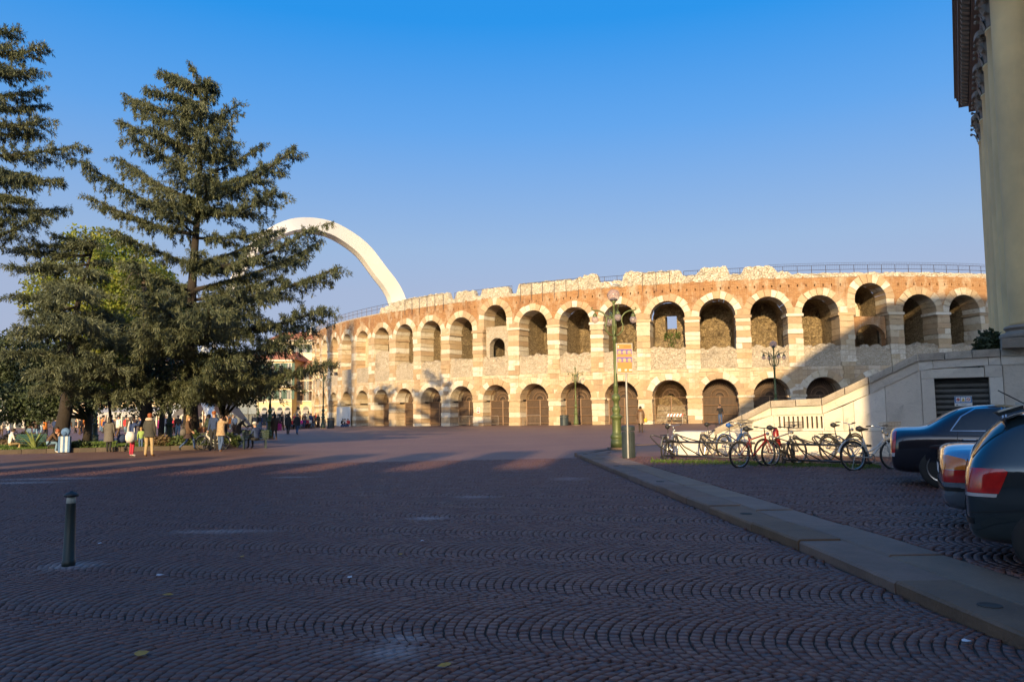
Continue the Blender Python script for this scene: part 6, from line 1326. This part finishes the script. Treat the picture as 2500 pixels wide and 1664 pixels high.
bg_=thing('shoulder_bag','white shoulder bag hanging by a long strap over crimson trousers','bag',p+Vector((.06,-.22,.62)),radians(-12)); b=MB(); b.tube([(0,0,.40),(.0,-.03,.26),(0,-.03,.12),(0,0,.0)],[.16,.20,.20,.15],10); b.build('bag',wht,bg_,smooth=True); b=MB(); b.tube([(-.15,.0,.36),(-.13,-.02,.60),(-.10,.02,.86)],.028,5); b.tube([(.14,.02,.36),(.05,.12,.55),(-.06,.14,.86)],.02,5); b.build('strap',wht,bg_)
cm=thing('camera','small camera held up by the person in the blue jacket','camera',p+Vector((.20,.24,1.56)),radians(-38)); b=MB(); b.box((0,0,0),(.11,.04,.07)); b.build('case',m_trimk,cm); b=MB(); b.lathe([(.028,0),(.026,.05)],10,(0,0,0),0,Matrix.Translation((0,.02,0))@Matrix.Rotation(-pi/2,4,'X')); b.build('lens',m_trimk,cm)
p=at(343,1100); person('small child in blue trousers half hidden behind the man in khaki trousers',p,radians(20),cloth('mint_jacket',(.30,.42,.12)),jeans,black,hairb,STEP,1.15)
p=at(363,1114); person('person from behind in dark jacket, pale hood and khaki trousers',p,radians(-6),olive,khaki,tan_,hairr,dict(eL=(-.26,.02,1.16),wL=(-.20,.16,.98),hL=(-.16,.22,.96),pL=(-.10,0,.88),kL=(-.12,.02,.49),aL=(-.14,-.02,.09),tL=(-.16,.13,.035),pR=(.10,0,.88),kR=(.12,.02,.49),aR=(.15,-.02,.09),tR=(.17,.13,.035)),1.79,False,(olive,.80),None,cream,None,1.12)
p=at(458,1101); person('person walking in brown jacket, dark skirt and blue tights',p,radians(-78),brown,jeans,black,hairb,WALK,1.70,True,(brown,.86),(cloth('dark_skirt',(.05,.03,.03)),.62))
gbg=thing('handbag','grey leather handbag on the arm of the walking person in brown','bag',p+Vector((-.16,-.15,.75)),.2); b=MB(); b.tube([(0,0,.30),(0,0,.18),(0,0,0)],[.10,.16,.15],8); b.build('bag',grey,gbg,smooth=True); b=MB(); b.tube([(-.1,0,.27),(-.06,0,.45),(.06,0,.45),(.1,0,.27)],.012,5); b.build('strap',grey,gbg)
bicycle('white city bicycle with wicker basket being pushed past the lawn',at(545,1097),radians(176),fb_white,'step',m_wick,None,.03,True,.33)
p=at(508,1095); person('person in long dark green coat with teal scarf pushing the bicycle with the basket',p,radians(75),green,cloth('slate',(.10,.11,.13)),brown,hairk,dict(HOLD,**STEP),1.72,True,(green,.58),None,None,None,1.05,teal)
p=atd(523,36.0); person('taller red haired person standing behind the leopard coat',p,radians(170),navy,black,black,hairr,None,1.86)
p=at(538,1102); person('person in leopard patterned coat and brown boots holding a phone up',p,radians(-28),leop,jeans,tan_,hairk,dict(PHOTO,aL=(-.06,0,.09),aR=(.07,-.1,.09),tL=(-.07,.14,.035),tR=(.08,.02,.035)),1.68,False,(leop,.76),None,None,None,1.08)
ph=thing('phone','small phone held up by the person in the leopard coat','phone',p+Vector((.17,.26,1.58)),radians(-28)); b=MB(); b.box((0,0,0),(.075,.01,.14)); b.build('case',m_trimk,ph); b=MB(); b.box((0,-.006,0),(.068,.002,.12)); b.build('screen',m_glass,ph)
p=at(582,1073); person('person with white hat and dark brown coat bending forward beside a bicycle',p,radians(-75),brown,brown,black,hairg,BEND,1.66,False,(brown,.45),None,None,wht,1.15)
bicycle('dark bicycle leaning beside the person with the white hat',at(596,1076),radians(30),fb_black,'city',None,None,.05,True)
p=atd(628,37.3); person('person in dark blue with white cap sitting left of the sunlit lamp',p,radians(60),navy,black,black,hairg,SIT,1.70,False,None,None,None,wht)
p=at(670,1073); person('person in dark brown coat standing just right of the sunlit lamp',p,radians(30),brown,cloth('dark_brown',(.05,.035,.028)),tan_,hairk,STEP,1.70,True,(brown,.62),None,None,None,1.05)
pb=thing('shopping_bag','bright pink bag hanging beside the brown coat at the lamp','bag',p+Vector((.34,.0,.62)),.2); b=MB(); b.box((0,0,.22),(.26,.1,.44),top=.9); b.build('bag',pink,pb); b=MB(); b.tube([(-.08,0,.44),(-.06,0,.60),(.06,0,.60),(.08,0,.44)],.01,4); b.build('handle',pink,pb)
p=at(703,1060); person('person in black walking away, left one of the pair before the steps',p,radians(5),black,black,black,hairk,STEP,1.74,True,(black,.72),None,None,None,1.12)
p=at(725,1060); person('person in black jacket and jeans walking away, right one of the pair, grey hair',p,radians(-8),black,jeans,tan_,hairg,STEP,1.74,False,(black,.74),None,None,None,1.12)
p=at(1565,1056); person('person with fur hood and shiny brown quilted coat walking away beside the big lamp',p,radians(-12),brown,cloth('dark_brown',(.05,.035,.028)),brown,hairk,STEP,1.72,False,(cloth('quilted_brown',(.11,.06,.03),(.2,.12,.06),9,.02,.35),.62),None,tan_,None,1.08)
yb=thing('handbag','yellow handbag on the arm of the brown quilted coat','bag',p+Vector((.30,.05,.68)),0); b=MB(); b.tube([(0,0,.26),(0,0,.14),(0,0,0)],[.11,.15,.13],8); b.build('bag',yellow,yb,smooth=True); b=MB(); b.tube([(-.08,0,.24),(-.05,0,.45),(.05,0,.45),(.08,0,.24)],.012,4); b.build('strap',yellow,yb)
p=atd(1758,64); person('person in black jacket and jeans on the phone before the closed brown gate',p,radians(160),black,jeans,black,hairk,PHONE,1.76)
# ---------------------------------------------------------------- the crowd across the square
stand_me,_=body_mesh(None,1.12,0); walk_me,_=body_mesh(STEP,1.12,0); sit_me,_=body_mesh(SIT,1.12,0)
hb=MB(); hb.lathe([(.07,-.08),(.095,.0),(.09,.07),(.004,.115)],8,(0,0,1.64),0,None,1,1.15); hair_me=hb.mesh('hair',hairk,True)
cb_=MB(); cb_.lathe([(.24,.72),(.22,.95),(.21,1.2),(.2,1.36),(.08,1.46)],9,(0,0,0),0,None,1,.75); coat_me=cb_.mesh('coat',black,True)
COLS=[('black',black),('red',red),('navy blue',navy),('cream',cream),('brown',brown),('grey',grey),('white',wht),('pink',pink),('orange',orange),('dark green',green),('tan',tan_),('crimson',crim)]
LEGS=[('blue jeans',jeans),('black trousers',black),('brown trousers',brown),('pale jeans',ljeans)]
HAIRS=[('dark haired',hairk),('fair haired',hairb),('grey haired',hairg)]
ZONES=[('far left beyond the lawn',-20,75,75,100,7),('seen between bench and suitcase',60,160,70,98,6),('seen between the leaning trunk and the lamp',165,235,66,100,10),('seen left of the man in khaki trousers',238,345,62,100,13),('seen between khaki trousers and tall cedar',375,455,62,100,9),('beside the star sculpture',470,600,62,104,12),('in front of the yellow arcaded house',605,705,78,112,16),('near the terrace tables by the amphitheatre end',700,785,84,112,16)]
rp=random.Random(19); used=set()
def crowd_one(lab,loc,rz,top,leg,hair,sit=False,walk=False,coat=False,h=1.7):
    T=thing('person',lab,'person',loc,rz,'people across the square'); T.scale=(h/1.74,)*3
    b=link('body',sit_me if sit else (walk_me if walk else stand_me),T)
    for i,m_ in ((1,top),(2,leg)): b.material_slots[i].link='OBJECT'; b.material_slots[i].material=m_
    q=link('hair',hair_me,b); q.material_slots[0].link='OBJECT'; q.material_slots[0].material=hair
    if sit: q.location=(0,.15,-.43)
    if coat and not sit: c=link('coat',coat_me,T); c.material_slots[0].link='OBJECT'; c.material_slots[0].material=top
for zn,x0,x1,d0,d1,n in ZONES:
    for i in range(n):
        for _ in range(60):
            cn_,cm_=rp.choice(COLS+[COLS[k] for k in (0,0,0,2,2,4,4,5,5,9)]); ln,lm=rp.choice(LEGS); hn,hm=rp.choice(HAIRS); lab=f'{hn} person, {cn_} top, {ln}, {zn}'
            if lab not in used: used.add(lab); break
        D=d0+(d1-d0)*rp.random(); crowd_one(lab,atd(rp.uniform(x0,x1),D),rp.uniform(0,6.28),cm_,lm,hm,False,rp.random()<.5,rp.random()<.6,rp.uniform(1.55,1.85))
# people sitting on the low step by the amphitheatre end
stp=thing('stone_step','low stone step along the square where people sit','step',(0,0,0)); A=atd(708,86); B_=atd(768,92); d=B_-A
m_=MB(); m_.prism([(0,-.2),(.9,-.2),(.9,.42),(0,.42)],0,1,lambda y,z,q:A+d*q+Vector((0,y,z))); m_.build('step',m_slab2,stp)
for i,(cn_,cm_) in enumerate((('red',red),('black',black),('cream',cream),('pink',pink),('navy blue',navy),('crimson',crim),('white',wht),('grey',grey))):
    q=(i+.5)/8; p=A+d*q; crowd_one(f'person in {cn_} sitting on the low stone step left of the dark lamp',p+Vector((0,-.05,-.05)),pi+rp.uniform(-.5,.5),cm_,LEGS[i%4][1],HAIRS[i%3][1],True)
for px,cn_,cm_ in ((843,'white',wht),(850,'red',red),(838,'black',black)): crowd_one(f'person in {cn_} sitting at the foot of the amphitheatre right of the dark lamp',atd(px,95)+Vector((0,0,-.25)),pi,cm_,jeans,hairk,True)
# terrace tables near the amphitheatre end
tm=MB(); tm.lathe([(.25,0),(.25,.02),(.03,.03),(.03,.70),(.4,.71),(.4,.74)],12); t_me=tm.mesh('table',m_iron2)
for k,(px,D) in enumerate(((735,104),(752,106),(768,103),(722,107),(745,109))):
    T=thing('cafe_table',f'round terrace table {("beside the arches","next to the step","nearest the amphitheatre","furthest left of its row","behind the other tables")[k]} at the square end','table',atd(px,D),0,'terrace tables'); link('table',t_me,T)
# ---------------------------------------------------------------- small things
# barriers in front of the gates
m_bar=mat('barrier_steel',(.42,.36,.29),.4,.5)
def barrier(lab,u,v=.35,L=2.1):
    p=AM(u,-v-.9+.6,0); q=AM(u+.1,-v-.9+.6,0); an=atan2(q.y-p.y,q.x-p.x); T=thing('crowd_barrier',lab,'barrier',Vector((p.x,p.y,gz(p.x,p.y))),an,'crowd barriers')
    b=MB(); b.tube([(-L/2,0,.12),(-L/2,0,1.02),(-L/2+.1,0,1.1),(L/2-.1,0,1.1),(L/2,0,1.02),(L/2,0,.12)],.02,5); b.tube([(-L/2,0,.2),(L/2,0,.2)],.016,5); b.build('frame',m_bar,T)
    b=MB()
    for k in range(13): x=-L/2+.15+(L-.3)*k/12; b.tube([(x,0,.2),(x,0,1.1)],.008,4)
    b.build('bars',m_bar,T)
    for s in (-1,1): b=MB(); b.tube([(s*(L/2-.2),-.25,.02),(s*(L/2-.2),0,.12),(s*(L/2-.2),.25,.02)],.015,4); b.build('foot',m_bar,T)
for k,(i,o) in enumerate(((8,1.2),(9,-.3),(10,0))): barrier(f'steel crowd barrier standing before the {("gate with a small sign","gate under the walled up upper arch","gate left of the curled small lamp")[k]}',i*BAY+o)
sb_=thing('striped_barrier','red and white striped barrier board across the gate right of the sign panel','barrier',AM(13*BAY+.35,.2,0)); p0=AM(13*BAY-.35,.15,.85); p1=AM(13*BAY+1.15,.15,.85); d=p1-p0
for k in range(10):
    a,b0=p0+d*(k/10),p0+d*((k+1)/10); m_=MB(); sh_=d.normalized()*.12
    m_.add([q-sb_.location for q in (a,b0,b0+Vector((0,0,.26))+sh_,a+Vector((0,0,.26))+sh_)],[(0,1,2,3)]); m_.build('stripe',m_red if k%2 else m_white,sb_)
for q in (p0,p1): m_=MB(); m_.tube([q-sb_.location-Vector((0,0,.85)),q-sb_.location],.03,5); m_.build('post',m_bar,sb_)
# hoarding at the left arches
hd_=thing('hoarding','white plywood hoarding closing a ground floor arch at the left end','hoarding',(0,0,0)); m_hoard=mat('hoarding_white',(.66,.63,.58),.7,0,(.55,.52,.48),1)
for k,(a,b0) in enumerate(((3*BAY-2.4,3*BAY-.2),(3*BAY-.15,3*BAY+2.2))):
    m_=MB(); P=[AM(u,v,z) for v in (-.45,-.38) for u,z in ((a,-.3),(b0,-.3),(b0,2.4),(a,2.4))]; m_.add(P,[(0,1,2,3),(7,6,5,4),(0,1,5,4),(1,2,6,5),(2,3,7,6),(3,0,4,7)]); m_.build('panel',m_hoard,hd_)
ns=thing('notice','small white notice with a red mark fixed beside a gate','sign',AM(8.52*BAY,-.14,1.7)); u=8.52*BAY
def npl(x,z,v): return AM(u+x,-.14-v,1.7+z)-ns.location
m_=MB(); m_.add([npl(-.22,-.32,0),npl(.22,-.32,0),npl(.22,.32,0),npl(-.22,.32,0)],[(0,1,2,3)]); m_.build('plate',m_white,ns)
m_=MB(); m_.tube([npl(.13*cos(k*pi/8),.12+.13*sin(k*pi/8),.01) for k in range(16)],.025,4,0,True); m_.tube([npl(-.09,.21,.01),npl(.09,.03,.01)],.02,4); m_.build('red_ring',m_red,ns); m_=MB(); m_.add([npl(-.15,-.26,.008),npl(.15,-.26,.008),npl(.15,-.12,.008),npl(-.15,-.12,.008)],[(0,1,2,3)]); m_.build('print',m_red,ns)
# litter and fallen leaves on the paving
m_lf=mat('fallen_leaf',(.42,.25,.04),.8,0,(.35,.18,.03),20); m_paper=mat('paper_scrap',(.62,.62,.66),.8)
def scrap(kind,lab,px,py,s,mt,seed):
    r=random.Random(seed); p=at(px,py,.034); T=MB(); n=7; P=[(s*(.6+.5*r.random())*cos(2*pi*k/n)*1.5,s*(.6+.5*r.random())*sin(2*pi*k/n),.004+.012*r.random()) for k in range(n)]
    T.add(P+[(0,0,.012)],[(k,(k+1)%n,n) for k in range(n)]); o=T.build(kind,mt,None,loc=p); o.rotation_euler=(0,0,r.uniform(0,3)); tag(o,lab,'leaf' if 'leaf' in kind else 'litter')
for k,(lab,px,py) in enumerate((('yellow fallen leaf alone near the bottom left of the paving',343,1597),('small yellow leaf on the paving right of the bollard',592,1359),('yellow leaf among the arcs left of the paper scrap',408,1452),('yellow leaf on the paving in mid square, with a white scrap to its right',961,1327),('second yellow leaf just below the mid square leaf',977,1353),('tiny brown leaf near the bottom centre of the paving',1085,1626))): scrap('fallen_leaf',lab,px,py,.035 if k else .05,m_lf,k)
for k,(lab,px,py) in enumerate((('white paper scrap at mid square right of the yellow leaf',1032,1321),('pale paper scrap alone in the middle of the paving',854,1410),('white scrap on the paving right of the bollard foot',389,1404),('pinkish scrap on the paving between bollard and chalk mark',243,1327),('white scrap on the sunlit paving below the bicycle rack',1680,1141),('cigarette sized white scrap beside the lower kerb stones',2360,1566),('small white scrap on the far sunlit square left of the big lamp',1496,1042))): scrap('paper_scrap',lab,px,py,.03,m_paper,20+k)
bx=thing('carton','small pale carton standing on the paving right of the suitcase','box',at(212,1097),.4); m_=MB(); m_.box((0,0,.09),(.17,.13,.18)); m_.build('box',cream,bx); m_=MB(); m_.box((.05,0,.185),(.10,.12,.02)); m_.build('flap',cream,bx)
